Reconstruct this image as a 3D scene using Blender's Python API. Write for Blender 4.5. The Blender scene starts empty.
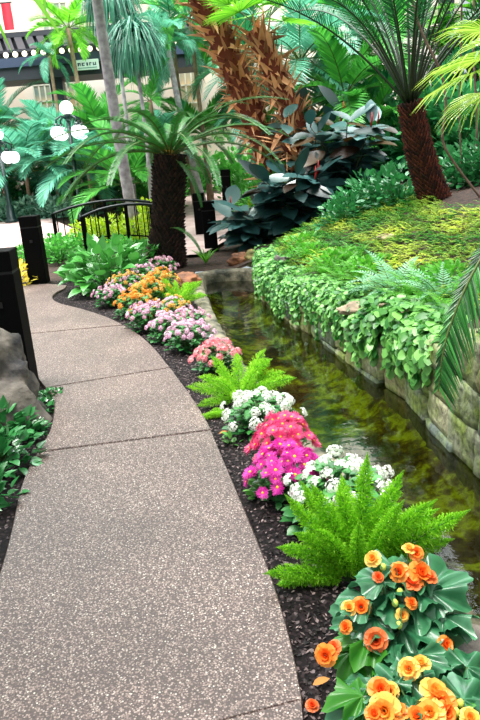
import bpy, math, random
import numpy as np
from mathutils import Vector, Matrix, Quaternion, noise

random.seed(7); np.random.seed(7)
PI = math.pi
RND = random.random
U = random.uniform
SC = bpy.context.scene
COL = SC.collection
V3 = Vector
UP = Vector((0, 0, 1))

# ------------------------------------------------------------------ camera
F_PX, PITCH, ROLL, CAM_H = 676.0, math.radians(16.9), math.radians(-4.5), 1.65
cam_d = bpy.data.cameras.new('camera')
cam = bpy.data.objects.new('camera', cam_d); COL.objects.link(cam)
CAM_R = Matrix.Rotation(PI / 2 - PITCH, 3, 'X') @ Matrix.Rotation(ROLL, 3, 'Z')
CAM_C = Vector((0, 0, CAM_H))
cam.matrix_world = Matrix.Translation(CAM_C) @ CAM_R.to_4x4()
cam_d.sensor_fit = 'VERTICAL'; cam_d.sensor_height = 24.0; cam_d.lens = 24.0 * F_PX / 720.0
cam_d.clip_start = 0.05; cam_d.clip_end = 300
SC.camera = cam


def ray(px, py):
    return CAM_R @ Vector(((px - 240) / F_PX, -(py - 360) / F_PX, -1))


def G(px, py, z=0.0):
    """where the sight line through a photo point meets the level z"""
    d = ray(px, py); return CAM_C + d * ((z - CAM_H) / d.z)


def P(px, py, Y):
    """the point of that sight line at distance Y in front"""
    d = ray(px, py); return CAM_C + d * (Y / d.y)


# ------------------------------------------------------------------ lie of the land
def interp(tab, y):
    if y <= tab[0][0]: return tab[0][1]
    for (a, b), (c, d) in zip(tab, tab[1:]):
        if y <= c: return b + (d - b) * (y - a) / (c - a)
    return tab[-1][1]


EL = [(0.4, .84), (2.1, .80), (2.5, .76), (3.0, .66), (3.7, .42), (5.0, .13), (6.4, -.11), (7.5, -.25), (9.0, -.40), (10.3, -.46), (11.3, -.46)]
ER = [(0.4, 1.60), (2.5, 1.46), (3.5, 1.34), (4.1, 1.28), (4.6, 1.27), (5.4, 1.08), (6.4, .89), (7.5, .60), (8.7, .40), (9.8, .40), (11.3, .42), (15, .6), (24, 2.2), (40, 4)]
WT = [(0.4, .9), (2.5, .8), (3.3, .66), (4.0, .44), (4.7, .24), (5.4, .15), (7.5, .06), (11, .02), (13, 0)]
WATER_Z = -.20
edgeL = lambda y: interp(EL, y)
edgeR = lambda y: interp(ER, y)
wall_top = lambda y: interp(WT, y)


def bank(u, y):
    lim = 1.2
    h = .56 * u
    return wall_top(y) + lim * (1 - math.exp(-h / lim * 1.15))


def gz(x, y):
    base = .04 * max(0, y - 13)
    u = x - edgeR(y)
    if u > 0:
        return base + bank(u, y) if y < 13 else base + bank(u, y) - wall_top(13)
    return base - .03


def B(px, py):
    """where the sight line through a photo point meets the land"""
    d = ray(px, py).normalized(); t = 1.0
    while t < 60:
        p = CAM_C + d * t
        if p.z < gz(p.x, p.y): break
        t += .02
    return CAM_C + d * t


def on(x, y, dz=0.0):
    return Vector((x, y, gz(x, y) + dz))


# ------------------------------------------------------------------ mesh helper
class MB:
    def __init__(s): s.v = []; s.f = []; s.t = []

    def add(s, vs, fs, tint=.5):
        o = len(s.v); s.v.extend([tuple(v) for v in vs]); s.t.extend([tint] * len(vs))
        s.f.extend([tuple(i + o for i in f) for f in fs])

    def mesh(s, name, mat, smooth=True):
        me = bpy.data.meshes.new(name)
        me.from_pydata(s.v, [], s.f)
        a = me.attributes.new('tint', 'FLOAT', 'POINT'); a.data.foreach_set('value', s.t)
        me.polygons.foreach_set('use_smooth', [smooth] * len(me.polygons))
        me.materials.append(mat); me.update()
        return me

    def tube(s, pts, rad, n=8, tint=.5, cap=True):
        pts = [Vector(p) for p in pts]
        if not isinstance(rad, (list, tuple)): rad = [rad] * len(pts)
        vs, fs = [], []
        ref = None
        for i, p in enumerate(pts):
            t = (pts[min(i + 1, len(pts) - 1)] - pts[max(i - 1, 0)]).normalized()
            if ref is None: ref = t.cross(UP) if abs(t.z) < .9 else t.cross(Vector((1, 0, 0)))
            a = (ref - t * ref.dot(t)).normalized(); b = t.cross(a); ref = a
            for k in range(n):
                q = 2 * PI * k / n
                vs.append(p + (a * math.cos(q) + b * math.sin(q)) * rad[i])
        for i in range(len(pts) - 1):
            for k in range(n):
                fs.append((i * n + k, i * n + (k + 1) % n, (i + 1) * n + (k + 1) % n, (i + 1) * n + k))
        if cap:
            fs.append(tuple(range(n - 1, -1, -1))); fs.append(tuple((len(pts) - 1) * n + k for k in range(n)))
        s.add(vs, fs, tint)

    def box(s, lo, hi, tint=.5, bev=0.0):
        x0, y0, z0 = lo; x1, y1, z1 = hi
        b = bev
        if b <= 0:
            vs = [(x0, y0, z0), (x1, y0, z0), (x1, y1, z0), (x0, y1, z0), (x0, y0, z1), (x1, y0, z1), (x1, y1, z1), (x0, y1, z1)]
            s.add(vs, [(3, 2, 1, 0), (4, 5, 6, 7), (0, 1, 5, 4), (1, 2, 6, 5), (2, 3, 7, 6), (3, 0, 4, 7)], tint)
            return
        ring = lambda i, z: [(x0 + i, y0 + b + i, z), (x0 + b + i, y0 + i, z), (x1 - b - i, y0 + i, z), (x1 - i, y0 + b + i, z), (x1 - i, y1 - b - i, z), (x1 - b - i, y1 - i, z), (x0 + b + i, y1 - i, z), (x0 + i, y1 - b - i, z)]
        vs = ring(b, z0) + ring(0, z0 + b) + ring(0, z1 - b) + ring(b, z1)
        fs = [tuple(range(7, -1, -1)), tuple(range(24, 32))]
        for r in range(3):
            for k in range(8): fs.append((r * 8 + k, r * 8 + (k + 1) % 8, r * 8 + 8 + (k + 1) % 8, r * 8 + 8 + k))
        s.add(vs, fs, tint)

    def ball(s, c, r, seg=14, rings=8, tint=.5, sz=1.0, fn=None):
        c = Vector(c); vs = [c + Vector((0, 0, r * sz))]; fs = []
        for i in range(1, rings):
            th = PI * i / rings
            for k in range(seg):
                q = 2 * PI * k / seg
                d = Vector((math.sin(th) * math.cos(q), math.sin(th) * math.sin(q), math.cos(th)))
                m = fn(d) if fn else 1
                vs.append(c + Vector((d.x * r * m, d.y * r * m, d.z * r * sz * m)))
        vs.append(c - Vector((0, 0, r * sz)))
        for k in range(seg):
            fs.append((0, 1 + k, 1 + (k + 1) % seg))
            fs.append((len(vs) - 1, 1 + (rings - 2) * seg + (k + 1) % seg, 1 + (rings - 2) * seg + k))
        for i in range(rings - 2):
            for k in range(seg):
                a = 1 + i * seg + k; b = 1 + i * seg + (k + 1) % seg
                fs.append((a, a + seg, b + seg, b))
        s.add(vs, fs, tint)

    def blade(s, base, d, n, L, W, prof, droop=0.0, fold=.2, tint=.5, curl=0.0):
        """a leaf: rows of left, middle, right along a line that bends; prof = [(t, half width share)...], ends in a point"""
        d = d.normalized(); sd = d.cross(n)
        if sd.length < 1e-4: sd = d.cross(Vector((1, .3, 0)))
        sd.normalize(); n = sd.cross(d)
        p = Vector(base); vs = []; fs = []; last = 0.0
        for i, (t, w) in enumerate(prof):
            p = p + d * (L * (t - last)); last = t
            if droop:
                d = (d + Vector((0, 0, -droop * (t if t > 0 else .05)))).normalized(); n = sd.cross(d)
            if curl:
                d = (d - n * curl).normalized(); n = sd.cross(d)
            hw = W * w
            if w == 0 and i == len(prof) - 1:
                vs.append(p.copy())
            else:
                up = n * (hw * fold)
                vs += [p - sd * hw + up, p.copy(), p + sd * hw + up]
        m = len(prof)
        for i in range(m - 1):
            a = i * 3
            if i == m - 2 and prof[-1][1] == 0:
                fs += [(a, a + 1, a + 3), (a + 1, a + 2, a + 3)]
            else:
                fs += [(a, a + 1, a + 4, a + 3), (a + 1, a + 2, a + 5, a + 4)]
        s.add(vs, fs, tint)

    def dia(s, base, d, n, L, W, tint=.5, fold=.25):
        """a small leaf: four points folded along its middle"""
        d = d.normalized(); sd = d.cross(n)
        if sd.length < 1e-4: sd = d.cross(Vector((1, .3, 0)))
        sd.normalize(); n = sd.cross(d)
        b = Vector(base); m = b + d * (L * .45) + n * (W * fold)
        s.add([b, m - sd * W, b + d * L, m + sd * W], [(0, 1, 2), (0, 2, 3)], tint)


OVAL = [(0, .12), (.2, .75), (.45, 1), (.75, .72), (1, 0)]
LANCE = [(0, .15), (.3, .9), (.6, .75), (1, 0)]
HEART = [(0, .55), (.12, .95), (.35, 1), (.65, .6), (1, 0)]
STRAP = [(0, .7), (.3, 1), (.65, .8), (1, 0)]


def sph():
    z = U(-1, 1); a = U(0, 2 * PI); r = math.sqrt(1 - z * z)
    return Vector((r * math.cos(a), r * math.sin(a), z))


# ------------------------------------------------------------------ materials
def lin(c): return tuple(((x + .055) / 1.055) ** 2.4 if x > .04045 else x / 12.92 for x in (v / 255 for v in c)) + (1,)


def nt(name):
    m = bpy.data.materials.new(name); m.use_nodes = True
    t = m.node_tree; t.nodes.clear()
    return m, t, (lambda k, **kw: mk(t, k, kw))


def mk(t, k, kw):
    n = t.nodes.new(k)
    for a, b in kw.items(): setattr(n, a, b)
    return n


def leafmat(name, dark, light, rough=.4, trans=.3, spec=.5, noise_scale=0.0, third=None):
    m, t, N = nt(name)
    out = N('ShaderNodeOutputMaterial'); pr = N('ShaderNodeBsdfPrincipled'); tr = N('ShaderNodeBsdfTranslucent'); mx = N('ShaderNodeMixShader')
    at = N('ShaderNodeAttribute', attribute_name='tint'); cr = N('ShaderNodeValToRGB')
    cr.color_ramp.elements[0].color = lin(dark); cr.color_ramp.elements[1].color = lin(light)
    if third:
        e = cr.color_ramp.elements.new(.9); e.color = lin(light); cr.color_ramp.elements[-1].color = lin(third)
    src = at.outputs['Fac']
    if noise_scale:
        tc = N('ShaderNodeTexCoord'); nz = N('ShaderNodeTexNoise'); nz.inputs['Scale'].default_value = noise_scale; nz.inputs['Detail'].default_value = 2
        t.links.new(tc.outputs['Object'], nz.inputs['Vector'])
        mr = N('ShaderNodeMapRange'); mr.inputs['From Min'].default_value = .35; mr.inputs['From Max'].default_value = .65
        t.links.new(nz.outputs['Fac'], mr.inputs['Value'])
        ma = N('ShaderNodeMath', operation='MULTIPLY_ADD'); ma.inputs[1].default_value = .45
        t.links.new(at.outputs['Fac'], ma.inputs[0])
        mb = N('ShaderNodeMath', operation='MULTIPLY'); mb.inputs[1].default_value = .6
        t.links.new(mr.outputs['Result'], mb.inputs[0]); t.links.new(mb.outputs[0], ma.inputs[2]); src = ma.outputs[0]
    t.links.new(src, cr.inputs['Fac'])
    t.links.new(cr.outputs['Color'], pr.inputs['Base Color']); t.links.new(cr.outputs['Color'], tr.inputs['Color'])
    pr.inputs['Roughness'].default_value = rough; pr.inputs['Specular IOR Level'].default_value = spec
    mx.inputs['Fac'].default_value = trans
    t.links.new(pr.outputs[0], mx.inputs[1]); t.links.new(tr.outputs[0], mx.inputs[2]); t.links.new(mx.outputs[0], out.inputs['Surface'])
    return m


def solid(name, c, rough=.5, metal=0.0, spec=.5, c2=None, scale=8.0, bump=0.0, bscale=None, detail=4.0, emit=0.0, tint=False):
    m, t, N = nt(name)
    out = N('ShaderNodeOutputMaterial'); pr = N('ShaderNodeBsdfPrincipled')
    pr.inputs['Roughness'].default_value = rough; pr.inputs['Metallic'].default_value = metal; pr.inputs['Specular IOR Level'].default_value = spec
    pr.inputs['Base Color'].default_value = lin(c)
    tc = N('ShaderNodeTexCoord')
    if c2:
        cr = N('ShaderNodeValToRGB')
        cr.color_ramp.elements[0].color = lin(c); cr.color_ramp.elements[1].color = lin(c2)
        if tint:
            at = N('ShaderNodeAttribute', attribute_name='tint'); t.links.new(at.outputs['Fac'], cr.inputs['Fac'])
        else:
            nz = N('ShaderNodeTexNoise'); nz.inputs['Scale'].default_value = scale; nz.inputs['Detail'].default_value = detail
            t.links.new(tc.outputs['Object'], nz.inputs['Vector']); t.links.new(nz.outputs['Fac'], cr.inputs['Fac'])
            cr.color_ramp.elements[0].position = .35; cr.color_ramp.elements[1].position = .65
        t.links.new(cr.outputs['Color'], pr.inputs['Base Color'])
        if emit: t.links.new(cr.outputs['Color'], pr.inputs['Emission Color'])
    if bump:
        nb = N('ShaderNodeTexNoise'); nb.inputs['Scale'].default_value = bscale or scale * 3; nb.inputs['Detail'].default_value = 5
        bp = N('ShaderNodeBump'); bp.inputs['Strength'].default_value = bump; bp.inputs['Distance'].default_value = .02
        t.links.new(tc.outputs['Object'], nb.inputs['Vector']); t.links.new(nb.outputs['Fac'], bp.inputs['Height']); t.links.new(bp.outputs[0], pr.inputs['Normal'])
    if emit:
        pr.inputs['Emission Strength'].default_value = emit
        if not c2: pr.inputs['Emission Color'].default_value = lin(c)
    t.links.new(pr.outputs[0], out.inputs['Surface'])
    return m


def ramp(N, stops):
    cr = N('ShaderNodeValToRGB'); el = cr.color_ramp.elements
    el[0].position, el[0].color = stops[0][0], lin(stops[0][1])
    el[1].position, el[1].color = stops[-1][0], lin(stops[-1][1])
    for p, c in stops[1:-1]:
        e = el.new(p); e.color = lin(c)
    return cr


def aggregate_mat():
    m, t, N = nt('exposed_aggregate')
    out = N('ShaderNodeOutputMaterial'); pr = N('ShaderNodeBsdfPrincipled'); tc = N('ShaderNodeTexCoord')
    vo = N('ShaderNodeTexVoronoi'); vo.inputs['Scale'].default_value = 150
    wn = N('ShaderNodeTexWhiteNoise', noise_dimensions='3D')
    cr = ramp(N, [(0, (66, 50, 48)), (.3, (108, 88, 84)), (.55, (140, 119, 112)), (.8, (168, 147, 137)), (.95, (190, 172, 164)), (1, (236, 226, 214))])
    nz = N('ShaderNodeTexNoise'); nz.inputs['Scale'].default_value = 1.6; nz.inputs['Detail'].default_value = 5
    t.links.new(tc.outputs['Object'], vo.inputs['Vector']); t.links.new(tc.outputs['Object'], nz.inputs['Vector'])
    t.links.new(vo.outputs['Position'], wn.inputs['Vector']); t.links.new(wn.outputs['Value'], cr.inputs['Fac'])
    # dark cement between the pebbles
    mr = N('ShaderNodeMapRange'); mr.inputs['From Min'].default_value = .45; mr.inputs['From Max'].default_value = .62
    t.links.new(vo.outputs['Distance'], mr.inputs['Value'])
    mx = N('ShaderNodeMix', data_type='RGBA'); mx.inputs['B'].default_value = lin((80, 65, 60))
    t.links.new(mr.outputs['Result'], mx.inputs['Factor']); t.links.new(cr.outputs['Color'], mx.inputs['A'])
    c2 = ramp(N, [(.3, (205, 205, 205)), (.7, (255, 255, 255))]); t.links.new(nz.outputs['Fac'], c2.inputs['Fac'])
    mu = N('ShaderNodeMix', data_type='RGBA', blend_type='MULTIPLY'); mu.inputs['Factor'].default_value = 1
    t.links.new(mx.outputs['Result'], mu.inputs['A']); t.links.new(c2.outputs['Color'], mu.inputs['B'])
    t.links.new(mu.outputs['Result'], pr.inputs['Base Color'])
    iv = N('ShaderNodeMath', operation='SUBTRACT'); iv.inputs[0].default_value = 1
    t.links.new(vo.outputs['Distance'], iv.inputs[1])
    bp = N('ShaderNodeBump'); bp.inputs['Strength'].default_value = .25; bp.inputs['Distance'].default_value = .003
    t.links.new(iv.outputs[0], bp.inputs['Height']); t.links.new(bp.outputs[0], pr.inputs['Normal'])
    pr.inputs['Roughness'].default_value = .5; pr.inputs['IOR'].default_value = 1.5
    t.links.new(pr.outputs[0], out.inputs['Surface'])
    return m


def mulch_mat():
    m, t, N = nt('mulch')
    out = N('ShaderNodeOutputMaterial'); pr = N('ShaderNodeBsdfPrincipled'); tc = N('ShaderNodeTexCoord')
    vo = N('ShaderNodeTexVoronoi'); vo.inputs['Scale'].default_value = 70
    wn = N('ShaderNodeTexWhiteNoise', noise_dimensions='3D')
    cr = ramp(N, [(0, (6, 4, 5)), (.6, (22, 16, 18)), (.9, (46, 36, 38)), (1, (120, 108, 108))])
    t.links.new(tc.outputs['Object'], vo.inputs['Vector']); t.links.new(vo.outputs['Position'], wn.inputs['Vector']); t.links.new(wn.outputs['Value'], cr.inputs['Fac'])
    t.links.new(cr.outputs['Color'], pr.inputs['Base Color'])
    bp = N('ShaderNodeBump'); bp.inputs['Strength'].default_value = .9; bp.inputs['Distance'].default_value = .012
    t.links.new(wn.outputs['Value'], bp.inputs['Height']); t.links.new(bp.outputs[0], pr.inputs['Normal'])
    pr.inputs['Roughness'].default_value = .85; pr.inputs['Specular IOR Level'].default_value = .2
    t.links.new(pr.outputs[0], out.inputs['Surface'])
    return m


def streambed_mat():
    m, t, N = nt('stream_bed_algae')
    out = N('ShaderNodeOutputMaterial'); pr = N('ShaderNodeBsdfPrincipled'); tc = N('ShaderNodeTexCoord')
    nz = N('ShaderNodeTexNoise'); nz.inputs['Scale'].default_value = 3.6; nz.inputs['Detail'].default_value = 9; nz.inputs['Roughness'].default_value = .68
    nz.inputs['Distortion'].default_value = .25
    cr = ramp(N, [(.3, (14, 10, 6)), (.44, (52, 40, 16)), (.51, (104, 110, 22)), (.58, (176, 214, 48)), (.66, (104, 104, 26)), (.8, (200, 204, 140))])
    t.links.new(tc.outputs['Object'], nz.inputs['Vector']); t.links.new(nz.outputs['Fac'], cr.inputs['Fac']); t.links.new(cr.outputs['Color'], pr.inputs['Base Color'])
    pr.inputs['Roughness'].default_value = .8
    t.links.new(pr.outputs[0], out.inputs['Surface'])
    return m


def water_mat():
    m, t, N = nt('stream_water')
    out = N('ShaderNodeOutputMaterial'); gl = N('ShaderNodeBsdfGlossy'); tr = N('ShaderNodeBsdfTransparent'); mx = N('ShaderNodeMixShader'); fr = N('ShaderNodeFresnel')
    fr.inputs['IOR'].default_value = 1.33
    tr.inputs['Color'].default_value = (.36, .35, .17, 1); gl.inputs['Roughness'].default_value = .04; gl.inputs['Color'].default_value = (1, 1, 1, 1)
    tc = N('ShaderNodeTexCoord'); mp = N('ShaderNodeMapping'); mp.inputs['Scale'].default_value = (1, 1, 1)
    nz = N('ShaderNodeTexNoise'); nz.inputs['Scale'].default_value = 9; nz.inputs['Detail'].default_value = 3; nz.inputs['Distortion'].default_value = .1
    bp = N('ShaderNodeBump'); bp.inputs['Strength'].default_value = .12; bp.inputs['Distance'].default_value = .02
    t.links.new(tc.outputs['Object'], mp.inputs[0]); t.links.new(mp.outputs[0], nz.inputs['Vector']); t.links.new(nz.outputs['Fac'], bp.inputs['Height'])
    t.links.new(bp.outputs[0], gl.inputs['Normal']); t.links.new(bp.outputs[0], fr.inputs['Normal'])
    t.links.new(fr.outputs[0], mx.inputs['Fac']); t.links.new(tr.outputs[0], mx.inputs[1]); t.links.new(gl.outputs[0], mx.inputs[2])
    t.links.new(mx.outputs[0], out.inputs['Surface'])
    return m


def stone_mat():
    m, t, N = nt('mossy_stone')
    out = N('ShaderNodeOutputMaterial'); pr = N('ShaderNodeBsdfPrincipled'); tc = N('ShaderNodeTexCoord')
    at = N('ShaderNodeAttribute', attribute_name='tint')
    base = ramp(N, [(0, (84, 98, 92)), (.4, (128, 140, 122)), (.75, (160, 150, 106)), (1, (176, 178, 150))])
    t.links.new(at.outputs['Fac'], base.inputs['Fac'])
    nz = N('ShaderNodeTexNoise'); nz.inputs['Scale'].default_value = 5; nz.inputs['Detail'].default_value = 7
    t.links.new(tc.outputs['Object'], nz.inputs['Vector'])
    moss = ramp(N, [(.4, (0, 0, 0)), (.62, (255, 255, 255))]); t.links.new(nz.outputs['Fac'], moss.inputs['Fac'])
    mx = N('ShaderNodeMix', data_type='RGBA'); mx.inputs['B'].default_value = lin((120, 138, 60))
    t.links.new(moss.outputs['Color'], mx.inputs['Factor']); t.links.new(base.outputs['Color'], mx.inputs['A'])
    n2 = N('ShaderNodeTexNoise'); n2.inputs['Scale'].default_value = 22; n2.inputs['Detail'].default_value = 6
    t.links.new(tc.outputs['Object'], n2.inputs['Vector'])
    d = ramp(N, [(.3, (110, 110, 110)), (.6, (255, 255, 255))]); t.links.new(n2.outputs['Fac'], d.inputs['Fac'])
    mu = N('ShaderNodeMix', data_type='RGBA', blend_type='MULTIPLY'); mu.inputs['Factor'].default_value = .8
    t.links.new(mx.outputs['Result'], mu.inputs['A']); t.links.new(d.outputs['Color'], mu.inputs['B'])
    t.links.new(mu.outputs['Result'], pr.inputs['Base Color'])
    bp = N('ShaderNodeBump'); bp.inputs['Strength'].default_value = .7; bp.inputs['Distance'].default_value = .02
    t.links.new(n2.outputs['Fac'], bp.inputs['Height']); t.links.new(bp.outputs[0], pr.inputs['Normal'])
    pr.inputs['Roughness'].default_value = .7
    t.links.new(pr.outputs[0], out.inputs['Surface'])
    return m


M = dict(
    path=aggregate_mat(), mulch=mulch_mat(), bed=streambed_mat(), water=water_mat(), stone=stone_mat(),
    soil=solid('dark_soil', (40, 30, 24), .9, c2=(78, 56, 46), scale=14, bump=.8, bscale=40),
    plaza=solid('plaza_paving', (176, 146, 142), .6, c2=(202, 178, 174), scale=3, bump=.1, bscale=40),
    kerb=solid('wet_concrete', (40, 44, 28), .6, c2=(142, 134, 112), scale=6, bump=.8, bscale=26),
    rock=solid('grey_boulder', (36, 34, 36), .75, c2=(122, 114, 104), scale=6, bump=1.0, bscale=14),
    redrock=solid('russet_rock', (96, 62, 46), .7, c2=(160, 104, 66), scale=6, bump=.7, bscale=18),
    yellowrock=solid('ochre_mossy_rock', (86, 88, 40), .7, c2=(168, 150, 88), scale=6, bump=.7, bscale=18),
    tanrock=solid('tan_slab_rock', (120, 104, 84), .7, c2=(190, 170, 142), scale=7, bump=.7, bscale=20),
    black=solid('black_metal', (4, 4, 5), .8, spec=.1), blackd=solid('black_louvre', (6, 6, 7), .7), rail=solid('dark_rail', (24, 30, 34), .3, metal=.4),
    globe=solid('white_globe', (255, 255, 255), .3, emit=1.3), lampmetal=solid('green_black_iron', (14, 40, 40), .4),
    chip=solid('bark_chip', (8, 5, 5), .6, spec=.3, c2=(150, 130, 128), tint=True),
    cream=solid('cream_wall', (246, 226, 204), .7, c2=(252, 240, 228), scale=.6),
    pink=solid('pink_brick', (214, 150, 134), .8, c2=(232, 176, 158), scale=3),
    glass=solid('window_glass', (120, 160, 160), .1, c2=(240, 206, 160), scale=.9),
    beam=solid('bridge_steel', (26, 28, 36), .5, c2=(38, 38, 48), scale=2), railsteel=solid('bridge_rail_blue_steel', (50, 60, 84), .4),
    lit=solid('string_light', (255, 244, 214), .4, emit=1.2), sign=solid('sign_board', (228, 236, 232), .5), ink=solid('sign_ink', (44, 66, 84), .6), inkblue=solid('sign_stripe', (120, 160, 150), .6),
    redcloth=solid('red_panel', (230, 40, 60), .6),
    column=solid('pale_column', (226, 220, 196), .6, c2=(240, 238, 222), scale=3), darkcol=solid('dark_column', (10, 16, 26), .5),
    palebark=solid('pale_smooth_bark', (146, 134, 142), .7, c2=(190, 180, 186), scale=9, bump=.3, bscale=20),
    tanbark=solid('tan_bark', (150, 112, 96), .8, c2=(186, 150, 128), scale=9, bump=.3),
    cycbark=solid('cycad_trunk', (14, 8, 7), .9, c2=(66, 40, 30), tint=True), cycbark_red=solid('cycad_trunk_red', (30, 10, 8), .9, c2=(104, 46, 28), tint=True),
    boots=solid('palm_boots', (110, 44, 18), .8, c2=(255, 192, 140), tint=True), vine=solid('vine_bark', (92, 70, 60), .8, c2=(136, 112, 96), scale=12),
    stem=solid('green_stem', (60, 96, 40), .5), rachis=solid('frond_stalk', (84, 104, 44), .5), rachis_dark=solid('dark_frond_stalk', (30, 44, 22), .45),
    redsheath=solid('red_leaf_sheath', (200, 30, 24), .4),
    l_cyc=leafmat('cycad_leaf', (6, 48, 18), (66, 146, 62), .34, .12, .45),
    l_cycdark=leafmat('cycad_leaf_dark', (6, 56, 30), (44, 128, 62), .4, .25, .35),
    l_blue=leafmat('bluish_palm_leaf', (26, 116, 88), (140, 222, 190), .35, .3),
    l_bright=leafmat('bright_palm_leaf', (58, 150, 30), (150, 226, 60), .4, .4),
    l_mid=leafmat('mid_palm_leaf', (18, 106, 44), (110, 206, 80), .4, .35),
    l_deep=leafmat('deep_palm_leaf', (6, 62, 40), (64, 160, 100), .33, .25),
    l_yellow=leafmat('yellow_fan_leaf', (96, 160, 20), (206, 232, 104), .22, .35, .8),
    l_pony=leafmat('ponytail_leaf', (16, 76, 64), (92, 170, 138), .35, .2),
    l_rubber=leafmat('rubber_leaf', (8, 32, 28), (62, 110, 110), .34, .04, .7), l_burg=leafmat('burgundy_leaf', (44, 22, 12), (80, 56, 20), .35, .25),
    l_shrub=leafmat('glossy_shrub_leaf', (16, 78, 44), (70, 160, 90), .3, .2),
    l_lime=leafmat('lime_shrub_leaf', (96, 170, 30), (216, 232, 60), .4, .35),
    l_pale=leafmat('pale_bluish_shrub_leaf', (60, 136, 110), (176, 220, 196), .4, .2),
    l_broad=leafmat('broad_leaf', (8, 78, 28), (100, 190, 84), .25, .2, .8),
    l_trail=leafmat('trailing_leaf', (22, 108, 30), (150, 220, 112), .35, .3),
    l_fern=leafmat('fern_leaf', (24, 116, 30), (120, 206, 64), .45, .35), l_silver=leafmat('silver_fern_leaf', (84, 172, 120), (176, 228, 190), .45, .3),
    l_fox=leafmat('foxtail_needle', (52, 152, 10), (184, 246, 60), .5, .5), l_fox2=leafmat('foxtail_needle_light', (84, 184, 12), (206, 250, 80), .5, .45),
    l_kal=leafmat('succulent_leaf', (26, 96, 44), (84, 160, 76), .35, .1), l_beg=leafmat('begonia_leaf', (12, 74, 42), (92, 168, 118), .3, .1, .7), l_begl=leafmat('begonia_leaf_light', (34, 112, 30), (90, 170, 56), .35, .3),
    l_ivy=leafmat('ivy_leaf', (8, 62, 26), (70, 158, 84), .26, .12, .8), l_moss=leafmat('groundcover_leaf', (22, 132, 36), (226, 238, 92), .5, .35, .4),
    l_dead=leafmat('dead_leaf', (150, 90, 40), (220, 150, 70), .7, .2),
    p_white=leafmat('white_petal', (236, 240, 228), (255, 255, 250), .5, .2), p_pinkwhite=leafmat('pale_pink_petal', (226, 156, 200), (255, 232, 244), .5, .2),
    p_mauve=leafmat('mauve_petal', (210, 136, 172), (248, 212, 226), .5, .2),
    p_orange=leafmat('orange_petal', (232, 118, 24), (255, 196, 72), .5, .25), p_amber=leafmat('amber_petal', (224, 150, 40), (250, 214, 110), .5, .25),
    p_coral=leafmat('coral_petal', (240, 112, 140), (255, 206, 204), .5, .25), p_magenta=leafmat('magenta_petal', (206, 16, 150), (246, 84, 204), .5, .25), p_rose=leafmat('rose_petal', (226, 30, 112), (255, 124, 176), .5, .25),
    p_beg=leafmat('begonia_petal_orange', (248, 110, 30), (255, 172, 70), .45, .3), p_begy=leafmat('begonia_petal_yellow', (252, 164, 40), (255, 224, 120), .45, .3), p_begr=leafmat('begonia_petal_red', (240, 92, 34), (252, 140, 76), .45, .3),
    yellow=solid('flower_eye', (240, 200, 30), .6), bud=solid('flower_bud', (196, 214, 90), .5),
    l_yf=leafmat('yellow_flower', (226, 200, 30), (250, 240, 110), .5, .3),
)


# ------------------------------------------------------------------ objects
def thing(name, label, cat, loc=(0, 0, 0), rz=0.0, group=None, s=1.0):
    o = bpy.data.objects.new(name, None); COL.objects.link(o)
    o.empty_display_size = .1
    o.location = loc; o.rotation_euler = (0, 0, rz); o.scale = (s, s, s)
    o['label'] = label; o['category'] = cat
    if group: o['group'] = group
    return o


def part(name, me, parent, loc=(0, 0, 0), rot=None, s=1.0, label=None):
    o = bpy.data.objects.new(name, me); COL.objects.link(o); o.parent = parent
    o.location = loc
    if rot is not None:
        o.rotation_mode = 'QUATERNION'; o.rotation_quaternion = rot
    o.scale = (s, s, s) if not isinstance(s, (tuple, list)) else s
    if label: o['label'] = label
    return o


def single(name, me, label, cat, loc=(0, 0, 0), rz=0.0, group=None, s=1.0):
    o = bpy.data.objects.new(name, me); COL.objects.link(o)
    o.location = loc; o.rotation_euler = (0, 0, rz); o.scale = (s, s, s) if not isinstance(s, (tuple, list)) else s
    o['label'] = label; o['category'] = cat
    if group: o['group'] = group
    return o


def struct(name, me, label=None, kind='structure', cat=None):
    o = bpy.data.objects.new(name, me); COL.objects.link(o); o['kind'] = kind
    o['label'] = label or name.replace('_', ' '); o['category'] = cat or name.split('_')[-1]
    return o


def quat(az, elev, roll=0.0):
    """turns +X towards azimuth az and up by elev"""
    return (Matrix.Rotation(az, 3, 'Z') @ Matrix.Rotation(-elev, 3, 'Y') @ Matrix.Rotation(roll, 3, 'X')).to_quaternion()


def zto(d, spin=0.0):
    """turns +Z towards d"""
    return Vector(d).normalized().to_track_quat('Z', 'Y') @ Quaternion((0, 0, 1), spin)


# ------------------------------------------------------------------ the setting
def nz3(x, y, z, s): return noise.noise(Vector((x * s, y * s, z * s)))


def strip_ground(name, y0, y1, ny, xl, xr, nx, mat, label, amp=.012, pw=1.0):
    vs, fs = [], []
    for j in range(ny + 1):
        y = y0 + (y1 - y0) * (j / ny) ** pw; a, b = xl(y), xr(y)
        for i in range(nx + 1):
            q = i / nx; x = a + (b - a) * q
            vs.append((x, y, gz(x, y) + amp * nz3(x, y, 0, 6)))
    for j in range(ny):
        for i in range(nx):
            k = j * (nx + 1) + i; fs.append((k, k + 1, k + nx + 2, k + nx + 1))
    mb = MB(); mb.add(vs, fs)
    return struct(name, mb.mesh(name, mat), label)


strip_ground('ground_bed', -3, 10.52, 150, lambda y: -9, lambda y: edgeL(y) - .12, 60, M['mulch'], 'dark mulch bed between path and stream', .01)
strip_ground('ground_bank', -3, 10.52, 120, lambda y: edgeR(y) + .06, lambda y: 10, 70, M['soil'], 'brown soil slope above the stone wall', .03)
strip_ground('ground_back', 10.38, 60, 70, lambda y: -30, lambda y: 30, 90, M['soil'], 'soil beds behind the stream head', .02, 1.5)

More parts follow.
